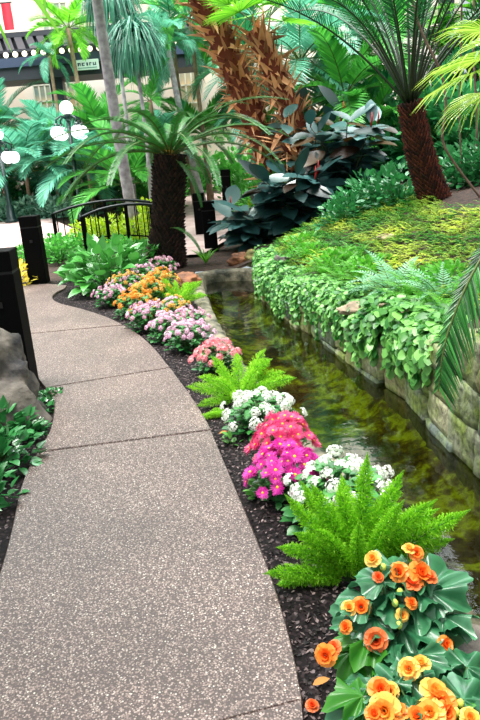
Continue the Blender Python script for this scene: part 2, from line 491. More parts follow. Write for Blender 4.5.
# stream bed, water
mb = MB(); vs = []; fs = []
NY = 90
for j in range(NY + 1):
    y = -2.9 + 13.42 * j / NY
    a, b = edgeL(y) - .1, edgeR(y) + .12
    for i in range(13):
        q = i / 12; x = a + (b - a) * q
        vs.append((x, y, WATER_Z - .05 - .2 * math.sin(PI * q) + .05 * nz3(x, y, 3, 5)))
for j in range(NY):
    for i in range(12):
        k = j * 13 + i; fs.append((k, k + 1, k + 14, k + 13))
mb.add(vs, fs); struct('stream_bed', mb.mesh('stream_bed', M['bed']), 'olive brown stream bed under the water')
mb = MB(); vs = []; fs = []
for j in range(61):
    y = -2.9 + 13.42 * j / 60
    vs += [(edgeL(y) - .08, y, WATER_Z), (edgeR(y) + .1, y, WATER_Z)]
for j in range(60): fs.append((2 * j, 2 * j + 1, 2 * j + 3, 2 * j + 2))
mb.add(vs, fs); struct('water_stream', mb.mesh('water_stream', M['water']), 'still dark water of the narrow stream', cat='water')

# rough kerb along the bed side of the stream and around its head
mb = MB()
def kerb_line():
    pts = []
    y = -2.9
    while y < 10.05:
        pts.append((Vector((edgeL(y), y, 0)), Vector((-1, 0, 0)))); y += .1
    for k in range(17):
        a = PI - k / 16 * PI
        c = Vector((-.02, 10.05, 0)); r = .44
        d = Vector((math.cos(a), math.sin(a) * .85 - .5 * (1 - math.cos(a - PI)) * .5, 0))
        pts.append((c + Vector((d.x * r, d.y * r, 0)), Vector((math.cos(a), math.sin(a), 0))))
    return pts
kl = kerb_line(); vs = []; fs = []
for (p, d) in kl:
    n = nz3(p.x, p.y, 1, 7) * .03; w = .15 + .03 * nz3(p.x, p.y, 5, 4)
    n2 = nz3(p.x, p.y, 9, 13) * .015
    far = -.5 if p.y > 10.05 else 0
    prof = [(-.02 + n * .5, -.45), (-.03 + n * .5, -.22), (0 + n, -.08), (.02 + n, -.015 + n2 + .05 * far), (.07 + n, .005 + n2 + .06 * far), (w - .02, .0 + n2 + .06 * far), (w + .03, -.03 + .05 * far), (w + .05, -.12)]
    for (o, z) in prof: vs.append(p + d * o + Vector((0, 0, z)))
m8 = 8
for j in range(len(kl) - 1):
    for i in range(m8 - 1):
        k = j * m8 + i; fs.append((k, k + 1, k + m8 + 1, k + m8))
mb.add(vs, fs); struct('kerb_stream', mb.mesh('kerb_stream', M['kerb']), 'rough grey concrete kerb curving round the stream', cat='kerb')

# stone wall under the bank: rough blocks in courses in front of a dark core
mb = MB(); vs = []; fs = []
for j in range(71):
    y = -2.9 + 13.42 * j / 70; x = edgeR(y) + .07
    vs += [(x, y, -.5), (x, y, wall_top(y) - .02), (x + .2, y, wall_top(y) + .02)]
for j in range(70):
    for i in range(2):
        k = j * 3 + i; fs.append((k + 1, k, k + 3, k + 4))
mb.add(vs, fs, .0)
def block(mb, c, sx, sy, sz, yaw, seed, tint):
    """a rounded rough block: a cube grid pushed towards a ball and roughened"""
    n = 5; vs = []; idx = {}; fs = []
    rot = Matrix.Rotation(yaw, 3, 'Z')
    def vid(i, j, k):
        key = (i, j, k)
        if key not in idx:
            q = Vector((i / n * 2 - 1, j / n * 2 - 1, k / n * 2 - 1))
            r = q.normalized() * max(abs(q.x), abs(q.y), abs(q.z)); q = q.lerp(r, .1)
            q = q * (1 + .14 * noise.noise(q * 1.1 + Vector((seed, seed * .7, 0))) + .06 * noise.noise(q * 4 + Vector((seed, 0, 3))))
            idx[key] = len(vs); vs.append(Vector(c) + rot @ Vector((q.x * sx, q.y * sy, q.z * sz)))
        return idx[key]
    for a in range(n):
        for b in range(n):
            for s in (0, n):
                f1 = [vid(s, a, b), vid(s, a + 1, b), vid(s, a + 1, b + 1), vid(s, a, b + 1)]
                f2 = [vid(a, s, b), vid(a, s, b + 1), vid(a + 1, s, b + 1), vid(a + 1, s, b)]
                f3 = [vid(a, b, s), vid(a + 1, b, s), vid(a + 1, b + 1, s), vid(a, b + 1, s)]
                for f in (f1, f2, f3): fs.append(tuple(f if s else f[::-1]))
    mb.add(vs, fs, tint)
y = .2
while y < 10.3:
    w = U(.24, .46); yc = y + w / 2; z = -.42
    top = wall_top(yc)
    while z < top - .06:
        h = U(.17, .3)
        if z + h > top - .02: h = max(.1, top - z + U(-.02, .03))
        dy = U(-.05, .05)
        dxdy = (edgeR(yc + .15) - edgeR(yc - .15)) / .3
        block(mb, (edgeR(yc + dy) + .06 + U(-.015, .02), yc + dy, z + h / 2), .11, w / 2 * .99, h / 2 * 1.0, -math.atan(dxdy), U(0, 90), RND())
        z += h
    y += w
struct('wall_right', mb.mesh('wall_right', M['stone'], True), 'mossy stone retaining wall along the stream', cat='wall')

# path: five slabs of exposed aggregate with open joints
mb = MB()
def gp(l): return [G(*q) for q in l]
R1 = gp([(301, 698), (290, 640), (272, 580), (250, 525), (225, 465), (210.6, 430.6)])
L1 = gp([(37.5, 453), (30, 465), (20, 490), (10, 545)]) + [Vector((-1.06, 2.2, 0)), Vector((-1.1, 1.45, 0))]
R2 = gp([(210, 429), (205, 418), (190, 395), (170, 368)]); L2 = gp([(46, 388), (52, 392), (56, 405), (52, 430), (38, 451)])
R3 = gp([(169, 367), (155, 349), (140, 335), (123.4, 325.4)]); L3 = [Vector((-2.355, 6.975, 0)), Vector((-1.9, 5.8, 0)), G(46, 387)]
R4 = gp([(122, 324.5), (110, 318), (80, 308), (60, 304), (51, 299), (53, 293), (70, 286), (60, 284)]) + [Vector((-3.0, 10.25, 0)), Vector((-5.5, 10.2, 0))]
L4 = [Vector((-5.5, 8.6, 0)), Vector((-3.6, 8.3, 0)), Vector((-2.75, 7.6, 0)), Vector((-2.36, 7.0, 0))]
R0 = [Vector((-.1, -2.5, 0)), Vector((.02, .3, 0)), Vector((.09, 1.2, 0))] + gp([(302, 720), (301, 700)]); L0 = [Vector((-1.1, 1.435, 0)), Vector((-1.2, .3, 0)), Vector((-1.3, -2.5, 0))]
def chaikin(pts, k=2):
    for _ in range(k):
        o = [pts[0]]
        for a, b in zip(pts, pts[1:]): o += [a * .75 + b * .25, a * .25 + b * .75]
        o.append(pts[-1]); pts = o
    return pts
def resample(pts, n):
    ln = [0]
    for p, q in zip(pts, pts[1:]): ln.append(ln[-1] + (q - p).length)
    out = []
    for i in range(n + 1):
        t = ln[-1] * i / n; k = 0
        while k < len(pts) - 2 and ln[k + 1] < t: k += 1
        out.append(pts[k].lerp(pts[k + 1], (t - ln[k]) / max(1e-6, ln[k + 1] - ln[k])))
    return out
for (r, l) in ((R0, L0), (R1, L1), (R2, L2), (R3, L3), (R4, L4)):
    n = 26; c = 6
    rr = resample(chaikin(r), n); ll = resample(chaikin(l[::-1]), n); vs = []; fs = []
    for i in range(n + 1):
        for j in range(c + 1): vs.append(ll[i].lerp(rr[i], j / c))
    for i in range(n):
        for j in range(c):
            k = i * (c + 1) + j; fs.append((k, k + 1, k + c + 2, k + c + 1))
    loop = [j for j in range(c + 1)] + [i * (c + 1) + c for i in range(1, n + 1)] + [n * (c + 1) + j for j in range(c - 1, -1, -1)] + [i * (c + 1) for i in range(n - 1, 0, -1)]
    o = len(vs); ctr = sum(vs, Vector()) / o
    for k in loop: vs.append(vs[k] + (vs[k] - ctr).normalized() * .008 + Vector((0, 0, -.012)))
    o2 = len(vs)
    for k in loop: vs.append(vs[k] + (vs[k] - ctr).normalized() * .008 + Vector((0, 0, -.12)))
    m = len(loop)
    for i in range(m):
        j = (i + 1) % m
        fs.append((loop[i], o + i, o + j, loop[j])); fs.append((o + i, o2 + i, o2 + j, o + j))
    mb.add(vs, fs)
pm = mb.mesh('path_slabs', M['path'], False)
struct('path_slabs', pm, 'winding pebbled concrete path with open joints', cat='path')

# plaza beyond the planting
def sheet(name, poly, dz, mat, label, cat):
    mb = MB(); vs = []
    for (x, y) in poly: vs.append((x, y, .04 * max(0, y - 13) + dz))
    mb.add(vs, [tuple(range(len(vs)))])
    return struct(name, mb.mesh(name, mat, False), label, cat=cat)
sheet('plaza_floor', [(-14, 14.2), (-3.4, 14.8), (-3.2, 15.6), (-5.1, 19.9), (-14, 19.9)], .02, M['plaza'], 'pale pinkish paving of the open court', 'floor')
sheet('plaza_walk', [(-2.2, 16.6), (-1.3, 14), (-1.0, 11.9), (-.5, 11.9), (-.1, 13.4), (.5, 15.2), (.9, 17.5), (.6, 19), (.4, 26), (-2.5, 27), (-1.9, 23.5), (-2.6, 20)], .03, M['plaza'], 'pale walkway curving away behind the cycad', 'path')

# ------------------------------------------------------------------ buildings at the back
mb = MB(); mb.box((-22, 27, 0), (9, 27.4, 12)); struct('wall_back', mb.mesh('wall_back', M['cream'], False), 'cream wall of the building behind the garden', cat='wall')
mb = MB(); mb.box((-12.5, 26.8, .3), (-8.1, 27.05, 4.1))
for k in range(18):
    mb.box((-12.5, 26.78, .4 + k * .2), (-8.1, 26.8, .42 + k * .2), .2)
struct('wall_brick', mb.mesh('wall_brick', M['pink'], False), 'pink brick panel low on the back wall', cat='wall')
wn = 1
for (a, b, y0, y1) in ((72, 96, 4, 30), (44, 66, 2, 32), (38, 56, 84, 118), (58, 80, 82, 112), (176, 196, 66, 104)):
    p0 = P(a, y1, 26.9); p1 = P(b, y0, 26.9)
    if p1.x < p0.x + .2: p1.x = p0.x + .8
    fr = bpy.data.objects.new('window_%d' % wn, None); COL.objects.link(fr); fr['kind'] = 'structure'; fr['label'] = 'window in the back wall'; fr['category'] = 'window'
    mb = MB(); mb.box((p0.x, 26.9, p0.z), (p1.x, 26.95, p1.z)); part('window_pane', mb.mesh('window_pane', M['glass'], False), fr)
    mb = MB()
    nb = 4
    for k in range(nb + 1):
        x = p0.x + (p1.x - p0.x) * k / nb; mb.box((x - .025, 26.84, p0.z), (x + .025, 26.9, p1.z))
    for k in range(3):
        z = p0.z + (p1.z - p0.z) * k / 2; mb.box((p0.x, 26.84, z - .025), (p1.x, 26.9, z + .025))
    part('window_frame', mb.mesh('window_frame', M['column'], False), fr)
    wn += 1

# raised walkway with its rail, louvre roof and row of little lights
YB = 23.0
zb0 = P(20, 80, YB).z; zb1 = P(20, 65.5, YB).z
bt = thing('raised_walkway', 'dark steel raised walkway crossing high behind the palms', 'walkway', (0, YB, 0))
X0, X1 = -13, 1.2
mb = MB(); mb.box((X0, 0, zb0), (X1, 1.6, zb1)); part('girder', mb.mesh('girder', M['beam'], False), bt)
mb = MB(); mb.box((X0, -.12, zb1 - .05), (X1, .02, zb1 + .22)); part('kerb_rail', mb.mesh('kerb_rail', M['railsteel'], False), bt, label='blue grey steel edge rail')
mb = MB(); mb.ball((0, 0, 0), .085, 8, 5); bulb = mb.mesh('light_bulb', M['lit'])
for k in range(30): part('light_bulb', bulb, bt, (-9.4 + .29 * k, -.02, zb1 + .32))
mb = MB()
for k in range(40):
    x = X0 + .36 * k
    mb.add([(x, .3, zb1 + .45), (x + .24, .3, zb1 + .45), (x - .19, 1.5, zb1 + 1.1), (x - .43, 1.5, zb1 + 1.1)], [(0, 1, 2, 3)]); mb.box((x - .4, 1.45, zb1), (x - .34, 1.5, zb1 + 1.15))
mb.box((X0, 1.4, zb1 + 1.05), (X1, 1.55, zb1 + 1.2)); mb.box((X0, 1.56, zb1), (X1, 1.6, zb1 + 1.1)); mb.box((X0, .24, zb1 + .42), (X1, .36, zb1 + .5))
part('balustrade', mb.mesh('balustrade', M['beam'], False), bt)
for x in (-11.2, -5.4):
    mb = MB(); mb.box((x, .5, .4), (x + .4, .9, zb0)); part('pier', mb.mesh('pier', M['beam'], False), bt)
s0 = P(77, 69, YB - .2); s1 = P(97, 60, YB - .2)
sg = thing('hanging_sign', 'small white sign board fixed on the dark walkway girder', 'sign', ((s0.x + s1.x) / 2, YB - .14, (s0.z + s1.z) / 2))
w2, h2 = .36, .15
mb = MB(); mb.box((-w2, -.04, -h2), (w2, .02, h2), bev=.01); part('board', mb.mesh('board', M['sign'], False), sg)
mb = MB()
for (a, b, lo, hi) in ((-.29, -.25, -.03, .06), (-.25, -.2, .03, .06), (-.22, -.2, -.03, .03), (-.16, -.13, -.03, .06), (-.13, -.07, .035, .06), (-.13, -.08, -.03, -.005), (-.02, .03, -.03, .06), (.07, .1, -.03, .06), (.1, .14, .03, .06), (.18, .21, -.03, .06), (.21, .26, -.03, -.005), (.25, .28, -.03, .06)):
    mb.box((a, -.05, lo), (b, -.04, hi))
part('lettering', mb.mesh('lettering', M['ink'], False), sg)
mb = MB(); mb.box((-.3, -.05, -.1), (.3, -.04, -.075)); part('stripe', mb.mesh('stripe', M['inkblue'], False), sg)
# red display above the walkway
r0 = P(2, 26, 25); r1 = P(13, 6, 25)
bn = thing('hanging_banner', 'red hanging banner high above the raised walkway', 'banner', ((r0.x + r1.x) / 2, 25, (r0.z + r1.z) / 2))
mb = MB()
for k in range(8):
    z0, z1 = .38 - k * .1, .28 - k * .1; o0, o1 = .02 * math.sin(k), .02 * math.sin(k + 1)
    mb.add([(-.16, o0, z0), (.16, -o0, z0), (.16, -o1, z1), (-.16, o1, z1), (-.16, o0 + .012, z0), (.16, .012 - o0, z0), (.16, .012 - o1, z1), (-.16, o1 + .012, z1)], [(0, 3, 2, 1), (4, 5, 6, 7), (0, 4, 7, 3), (1, 2, 6, 5)])
part('cloth', mb.mesh('cloth', M['redcloth']), bn)
mb = MB(); mb.tube([(-.2, 0, .4), (.2, 0, .4)], .02, 6); part('rod', mb.mesh('rod', M['beam']), bn)
pc = P(348, 90, 20.6)
mb = MB(); mb.tube([(pc.x, 20.6, 0), (pc.x, 20.6, 9)], .6, 20); mb.tube([(pc.x, 20.6, .3), (pc.x, 20.6, .7)], .7, 20)
struct('column_pale', mb.mesh('column_pale', M['column']), 'pale round column behind the palms', cat='column')
pc = P(446, 40, 19.6)
mb = MB(); mb.box((pc.x - .17, 19.45, .5), (pc.x + .17, 19.79, 9), bev=.02); mb.box((pc.x - .25, 19.37, .5), (pc.x + .25, 19.87, 1.3), bev=.02)
struct('column_dark', mb.mesh('column_dark', M['darkcol'], False), 'dark steel column behind the right cycad', cat='column')


# ------------------------------------------------------------------ plant generators
def frond_mesh(name, L, bend, n, ll, lw, ang=60, vee=.3, hang=0.0, mat='l_mid', rad=.012, bare=.12, pexp=1.3, prof='palm', rach='rachis', seg3=False):
    """a feather leaf along +X; returns leaflet mesh and stalk mesh"""
    mb = MB(); pts = []; dirs = []
    p = Vector((0, 0, 0)); K = 24
    for i in range(K + 1):
        a = -bend * (i / K) ** pexp
        d = Vector((math.cos(a), 0, math.sin(a))); pts.append(p.copy()); dirs.append(d); p = p + d * (L / K)
    S = Vector((0, 1, 0))
    for i in range(n):
        t = bare + (1 - bare) * (i + .5) / n
        k = min(int(t * K), K - 1); fr = t * K - k
        b = pts[k].lerp(pts[k + 1], fr); T = dirs[k]; Nn = T.cross(S) * -1
        if Nn.z < 0: Nn = -Nn
        u = (t - bare) / (1 - bare)
        if prof == 'palm': le = ll * (.45 + .55 * math.sin(PI * min(1, u * .85 + .15))) * (1 if u < .8 else 1 - (u - .8) * 2)
        elif prof == 'fern': le = ll * max(.06, (1 - u) ** .8 * (1 if u > .12 else .6 + u * 3.3))
        else: le = ll * (.5 + .5 * math.sin(PI * (u * .9 + .08)))
        a = math.radians(ang * (1 - .45 * u) + U(-4, 4))
        for sg in (-1, 1):
            d = T * math.cos(a) + S * (sg * math.sin(a)) + Nn * (vee + U(-.06, .06))
            d.normalize()
            tint = min(1, max(0, .5 + .35 * noise.noise(Vector((i * .3, sg * 3, L))) + U(-.25, .25)))
            pr = [(0, .6), (.4, 1), (.75, .7), (1, 0)] if seg3 else [(0, .7), (.5, 1), (1, 0)]
            mb.blade(b, d, Nn, le * U(.93, 1.07), lw * (.6 + .4 * (le / ll)), pr, droop=hang, fold=.15, tint=tint)
    lm = mb.mesh(name, M[mat], False)
    mb = MB(); mb.tube(pts, [rad * (1 - .8 * i / K) for i in range(K + 1)], 5)
    return lm, mb.mesh(name + '_stalk', M[rach])


def add_fronds(root, meshes, spec, top=Vector((0, 0, 0)), pname='frond'):
    """spec: (azimuth, elevation, scale) each; each frond is a part, its stalk a sub-part"""
    for i, (az, el, sc) in enumerate(spec):
        lm, st = meshes[i % len(meshes)]
        f = part(pname, lm, root, top + Vector((math.cos(az), math.sin(az), 0)) * .04, quat(az, el, U(-.25, .25)), sc)
        part('stalk', st, f)


def scaly_trunk(name, pts, r0, r1, mat, rows=26, per=15, ln=.07):
    mb = MB(); pts = [Vector(p) for p in pts]; n = len(pts)
    rr = r0 if isinstance(r0, list) else [r0 + (r1 - r0) * i / (n - 1) for i in range(n)]
    mb.tube(pts, [q * .92 for q in rr], 14, .15)
    tot = n - 1
    for i in range(rows):
        t = (i + .3) / rows * tot; k = min(int(t), n - 2); fr = t - k
        c = pts[k].lerp(pts[k + 1], fr); r = rr[k] + (rr[k + 1] - rr[k]) * fr
        ax = (pts[k + 1] - pts[k]).normalized(); a0 = ax.cross(Vector((0, 1, 0))).normalized(); b0 = ax.cross(a0)
        for j in range(per):
            q = 2 * PI * (j + .5 * (i % 2) + U(-.15, .15)) / per
            d = a0 * math.cos(q) + b0 * math.sin(q); sd = ax.cross(d)
            w = r * PI / per * .95; b = c + d * (r * .9)
            l = ln * U(.7, 1.3)
            tip = b + d * (l * .75) + ax * (l * .75)
            mb.add([b - sd * w - ax * .3 * l, b + sd * w - ax * .3 * l, b + ax * l * .8 + d * .01, tip], [(0, 1, 3), (1, 2, 3), (2, 0, 3)], RND())
    return mb.mesh(name, M[mat], False)


def curve_pts(a, b, sag, n=8):
    a, b, sag = Vector(a), Vector(b), Vector(sag)
    return [a.lerp(b, i / (n - 1)) + sag * math.sin(PI * i / (n - 1)) for i in range(n)]


def crown(n, lo, hi, s0=.85, s1=1.1, a0=0.0, spread=2 * PI):
    """azimuths by the golden turn, elevations from hi (young) down to lo"""
    out = []
    for i in range(n):
        az = a0 + (i * 2.39996) % spread if spread >= 6.28 else a0 + spread * (RND() - .5)
        out.append((az, hi + (lo - hi) * i / max(1, n - 1) + U(-.1, .1), U(s0, s1)))
    return out


def feather_palm(name, label, cat, loc, th, lean, tr, meshes, spec, bark='tanbark', group=None, tr1=None):
    r = thing(name, label, cat, loc, 0, group)
    top = Vector((lean[0], lean[1], th))
    if th > .05:
        pts = curve_pts((0, 0, -.1), top, (lean[0] * .12, 0, 0), 9)
        mb = MB(); mb.tube(pts, [tr + ((tr1 or tr * .8) - tr) * i / 8 for i in range(9)], 10); part('trunk', mb.mesh('trunk', M[bark]), r)
    add_fronds(r, meshes, spec, top)
    return r


def shrub_mesh(name, rx, rz, n, L, W, mat, prof=None, low=.0, droop=.1):
    mb = MB()
    for i in range(n):
        d = sph(); d.z = abs(d.z) * 1.0 - low * RND(); rr = RND() ** .45
        p = Vector((d.x * rx * rr, d.y * rx * rr, rz * .06 + max(0, d.z) * rz * rr))
        o = (Vector((d.x, d.y, d.z * .6 + .15)).normalized() + sph() * .55).normalized()
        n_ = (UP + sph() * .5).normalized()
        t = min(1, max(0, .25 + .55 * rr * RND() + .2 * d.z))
        if prof is None: mb.dia(p, o, n_, L * U(.7, 1.2), W * U(.8, 1.1), t)
        else: mb.blade(p, o, n_, L * U(.7, 1.2), W * U(.8, 1.1), prof, droop, .2, t)
    return mb.mesh(name, M[mat], prof is not None)


def stems_mesh(name, rx, rz, n, mat='stem', r=.008):
    mb = MB()
    for i in range(n):
        a = U(0, 2 * PI); q = U(.2, .8)
        mb.tube([(.03 * math.cos(a), .03 * math.sin(a), -.03), (rx * q * .6 * math.cos(a), rx * q * .6 * math.sin(a), rz * .45), (rx * q * math.cos(a), rx * q * math.sin(a), rz * U(.7, .9))], [r, r * .8, r * .4], 5)
    return mb.mesh(name, M[mat])


def shrub(name, label, cat, loc, meshes, s=1.0, group=None, rz=None):
    r = thing(name, label, cat, loc, U(0, 6) if rz is None else rz, group, s)
    part('foliage', meshes[0], r); part('stem', meshes[1], r)
    return r


# ------------------------------------------------------------------ flower parts
def kal_cluster(name, mat, R=.032, n=26, fl=.0095, four=True):
    mb = MB()
    for i in range(n):
        z = 1 - (i + .5) / n * .85; a = i * 2.39996; r = math.sqrt(1 - z * z)
        d = Vector((r * math.cos(a), r * math.sin(a), z)); c = Vector((d.x * R * U(.8, 1.25), d.y * R * U(.8, 1.25), d.z * R * .5 + U(-.3, .2) * R))
        t = d.orthogonal().normalized(); b = d.cross(t); sp = U(0, 2); ti = RND()
        for k in range(4):
            q = sp + k * PI / 2
            e = t * math.cos(q) + b * math.sin(q)
            mb.dia(c, e + d * .25, d, fl * 1.25, fl * .55, ti, .1)
    return mb.mesh(name, M[mat], False)


def kal_leaf_mesh(name, R, H, n, mat='l_kal', L=.075, W=.026):
    mb = MB()
    for i in range(n):
        a = i * 2.39996; h = RND() ** .8; rr = R * (.35 + 1.25 * RND()) * (1.0 - .35 * h)
        p = Vector((rr * math.cos(a) * .55, rr * math.sin(a) * .55, H * (.05 + .8 * h)))
        d = Vector((math.cos(a), math.sin(a), U(-.25, .5)))
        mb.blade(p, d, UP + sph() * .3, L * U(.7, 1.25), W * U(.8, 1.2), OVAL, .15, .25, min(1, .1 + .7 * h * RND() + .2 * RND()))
    return mb.mesh(name, M[mat])


def daisy(name, mat, R=.031, n=22):
    mb = MB()
    for ring, (k, l, e) in enumerate(((n, R, .12), (n - 4, R * .82, .4), (10, R * .5, .7))):
        for i in range(k):
            a = 2 * PI * (i + .5 * ring) / k + U(-.06, .06)
            d = Vector((math.cos(a), math.sin(a), e + U(-.1, .1)))
            mb.blade(Vector((math.cos(a), math.sin(a), 0)) * .004 + Vector((0, 0, .002 * ring)), d, UP, l * U(.8, 1.15), l * .09, [(0, .5), (.45, 1), (.85, .85), (1, 0)], 0, .2, .2 + .25 * ring + U(-.2, .3))
    me = mb.mesh(name, M[mat])
    mb = MB(); mb.ball((0, 0, .006), .0085, 10, 6, sz=.6)
    return me, mb.mesh('flower_eye', M['yellow'])


def begonia_bloom(name, mat, R=.034):
    mb = MB()
    for ring, (k, tilt, l) in enumerate(((7, .12, 1.0), (6, .5, .88), (5, .95, .68), (4, 1.3, .48))):
        for i in range(k):
            a = 2 * PI * (i + .5 * ring) / k + U(-.15, .15)
            d = Vector((math.cos(a) * math.cos(tilt), math.sin(a) * math.cos(tilt), math.sin(tilt)))
            nrm = Vector((-math.cos(a) * math.sin(tilt), -math.sin(a) * math.sin(tilt), math.cos(tilt)))
            mb.blade(Vector((math.cos(a), math.sin(a), 0)) * .004, d, nrm, R * l, R * l * .52, [(0, .35), (.35, .9), (.7, 1.0), (.9, .7), (1, 0)], 0, .35, min(1, max(0, .75 - .22 * ring + U(-.2, .2))), curl=-.12 if ring else .1)
    return mb.mesh(name, M[mat])


def begonia_leaf_mesh(name, L, W, mat, seed):
    """broad lopsided leaf with a wavy toothed margin and sunken veins, along +X"""
    random.seed(seed); mb = MB(); n = 56; rings = 6
    vs = [Vector((0, 0, 0))]; fs = []
    ph = U(0, 6)
    for r in range(1, rings + 1):
        q = r / rings
        for k in range(n):
            th = -PI + 2 * PI * (k + .5) / n
            rad = (.36 + .64 * (.5 + .5 * math.cos(th)) ** .75) * (1 + .13 * math.sin(th) * .8)
            lobe = 1 + .12 * math.cos(th * 7) * q + .05 * math.cos(th * 21 + ph) * q * q
            if abs(th) > 2.75: rad *= .55
            x = L * q * rad * math.cos(th) * lobe; y = W * 1.5 * q * rad * math.sin(th) * lobe
            z = .018 * q * q * math.sin(th * 5 + ph) - .28 * L * (x / L) ** 2 - .25 * abs(y) - .16 * L * math.cos(7 * th) * q * (1.05 - q) + .012 * math.sin(th * 9 + 2 * ph) * q
            vs.append(Vector((x, y, z)))
    for k in range(n):
        fs.append((0, 1 + k, 1 + (k + 1) % n))
        for r in range(rings - 1):
            a = 1 + r * n + k; b = 1 + r * n + (k + 1) % n; fs.append((a, a + n, b + n, b))
    mb.add(vs, fs, .5)
    for i in range(1, len(mb.t)):
        k = (i - 1) % n; r = (i - 1) // n + 1; th = -PI + 2 * PI * (k + .5) / n
        vein = max(0, math.cos(th * 7)) ** 6
        mb.t[i] = min(1, max(0, .22 + .3 * noise.noise(Vector(mb.v[i]) * 40 + Vector((seed, 0, 0))) + .4 * vein * (1 - .5 * r / rings) + .22 * (r == rings)))
    return mb.mesh(name, M[mat])


# ------------------------------------------------------------------ near bed, from the camera outwards
KAL = {}
for key, mat in (('white', 'p_white'), ('pinkwhite', 'p_pinkwhite'), ('mauve', 'p_mauve'), ('orange', 'p_orange'), ('amber', 'p_amber'), ('coral', 'p_coral')):
    KAL[key] = [kal_cluster('flower_cluster', M[mat] and mat) for _ in range(2)]
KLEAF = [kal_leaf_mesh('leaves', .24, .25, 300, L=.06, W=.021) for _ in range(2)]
KSTEM = stems_mesh('stem', .12, .2, 12)


def kalanchoe(label, loc, col, n, R=.15, H=.2, s=1.0, rz=None, csize=1.0, col2=None, group=None):
    r = thing('kalanchoe', label, 'flowering plant', loc, U(0, 6) if rz is None else rz, group, s)
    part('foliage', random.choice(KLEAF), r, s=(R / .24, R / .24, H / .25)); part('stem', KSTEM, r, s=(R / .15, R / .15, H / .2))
    if col != 'white': n = int(n * 1.5); csize *= .72
    for i in range(n):
        q = math.sqrt((i + .5) / n); a = i * 2.39996 + U(-.3, .3)
        q *= U(.85, 1.12); p = Vector((R * q * math.cos(a), R * q * math.sin(a), H * (1.08 - .5 * q * q) + U(-.035, .03)))
        d = Vector((p.x * 2.2, p.y * 2.2, .22))
        c = KAL[col2] if col2 and RND() < .4 else KAL[col]
        part('flower_cluster', random.choice(c), r, p, zto(d, U(0, 6)), csize * U(.8, 1.2))
    return r


# begonias
BEG_B = {k: begonia_bloom('bloom', m) for k, m in (('o', 'p_beg'), ('y', 'p_begy'), ('r', 'p_begr'))}
BEG_L = [begonia_leaf_mesh('leaf', U(.088, .11), U(.062, .078), 'l_beg', 40 + i) for i in range(5)]
BEG_LL = begonia_leaf_mesh('leaf', .085, .055, 'l_begl', 77)
random.seed(11)


def begonia(label, base, leaves, blooms, Yf, buds=()):
    """leaves / blooms: photo points on the dome of the plant, Yf(px, py) = how far away the dome is there"""
    r = thing('begonia', label, 'flowering plant', base)
    crown_p = Vector((0, 0, .1))
    mb = MB(); st = MB()
    for (px, py, az, k, sc) in leaves:
        p = P(px, py, Yf(px, py)) - base
        d = Vector((math.cos(math.radians(az)), math.sin(math.radians(az)), 0))
        lm = BEG_LL if k < 0 else BEG_L[k % 5]
        a = p - d * .05 * sc
        part('leaf', lm, r, a, quat(math.radians(az), U(-.3, .35), U(-.45, .45)), sc * 1.05)
        st.tube(curve_pts((U(-.02, .02), U(-.02, .02), .0), a, (0, 0, .02), 5), [.006, .006, .005, .004, .003], 5)
    for i in range(22):
        az = i * 2.39996; q = .07 + .15 * RND(); h = .08 + .2 * RND()
        a = Vector((q * math.cos(az), q * math.sin(az), h * (1 - q)))
        part('leaf', BEG_L[i % 5], r, a, quat(az + U(-.4, .4), U(-.3, .3), U(-.5, .5)), U(.7, 1.0))
        st.tube(curve_pts((U(-.02, .02), U(-.02, .02), .0), a, (0, 0, .02), 5), [.006, .006, .005, .004, .003], 5)
    for (px, py, k, sc) in blooms:
        p = P(px, py, Yf(px, py) - .03) - base
        d = Vector((p.x * 1.2, p.y * 1.0 - .35, .55)) + sph() * .25
        part('bloom', BEG_B[k], r, p, zto(d, U(0, 6)), sc * .86)
        st.tube(curve_pts((U(-.03, .03), U(-.03, .03), .02), p - d.normalized() * .008, (0, .0, .03), 5), [.005, .004, .004, .003, .003], 5)
    for (px, py) in buds:
        p = P(px, py, Yf(px, py) - .03) - base
        mb = MB(); mb.ball(p, .011, 8, 6, sz=1.2); part('bud', mb.mesh('bud', M['bud']), r); st.tube(curve_pts((0, 0, .03), p, (0, 0, .03), 5), .003, 5)
    part('stem', st.mesh('stem', M['stem']), r)
    return r


bA = G(402, 668); bA.z = -.03
bB = G(440, 770); bB.z = -.03
YA = lambda x, y: bA.y + .12 - (y - 540) / 125 * .26
YBb = lambda x, y: bB.y + .16 - (y - 655) / 80 * .2
begonia('orange begonia with dark green leaves directly before the bright green plume fern', bA,
        [(352, 594, 150, 0, .95), (372, 575, 120, 1, .9), (395, 560, 70, 2, .85), (428, 566, 40, 3, .95), (448, 588, 10, 4, 1.25), (405, 600, 250, 1, 1.0), (430, 610, 330, 2, 1.0), (380, 605, 200, 3, .95), (362, 622, 200, 0, .9),
         (415, 635, 300, 4, 1.15), (445, 640, 340, 2, 1.1), (398, 648, 260, 1, 1.1), (375, 650, 220, 3, .9), (350, 642, 190, -1, 1.2), (346, 660, 230, -1, 1.1), (432, 590, 20, 1, .9), (388, 585, 100, 4, .8), (460, 615, 0, 0, 1.0), (365, 668, 240, -1, .9), (420, 660, 290, 0, 1.0),
         (402, 580, 180, 2, .75), (440, 660, 320, 3, 1.0)],
        [(409, 549, 'y', .75), (416, 553, 'o', .8), (373, 559, 'y', .9), (378, 577, 'r', .6), (399, 572, 'o', 1.05), (420, 573, 'o', 1.3), (429, 577, 'r', .9), (412, 583, 'r', 1.0), (361, 607, 'o', 1.0), (349, 608, 'y', .8), (411, 603, 'o', .7), (346, 627, 'o', .7), (376, 640, 'r', 1.15), (445, 645, 'o', .9), (326, 655, 'o', 1.1), (334, 648, 'r', .8), (402, 615, 'y', .7)], YA,
        buds=[(383, 567), (399, 625), (395, 603), (400, 592)])
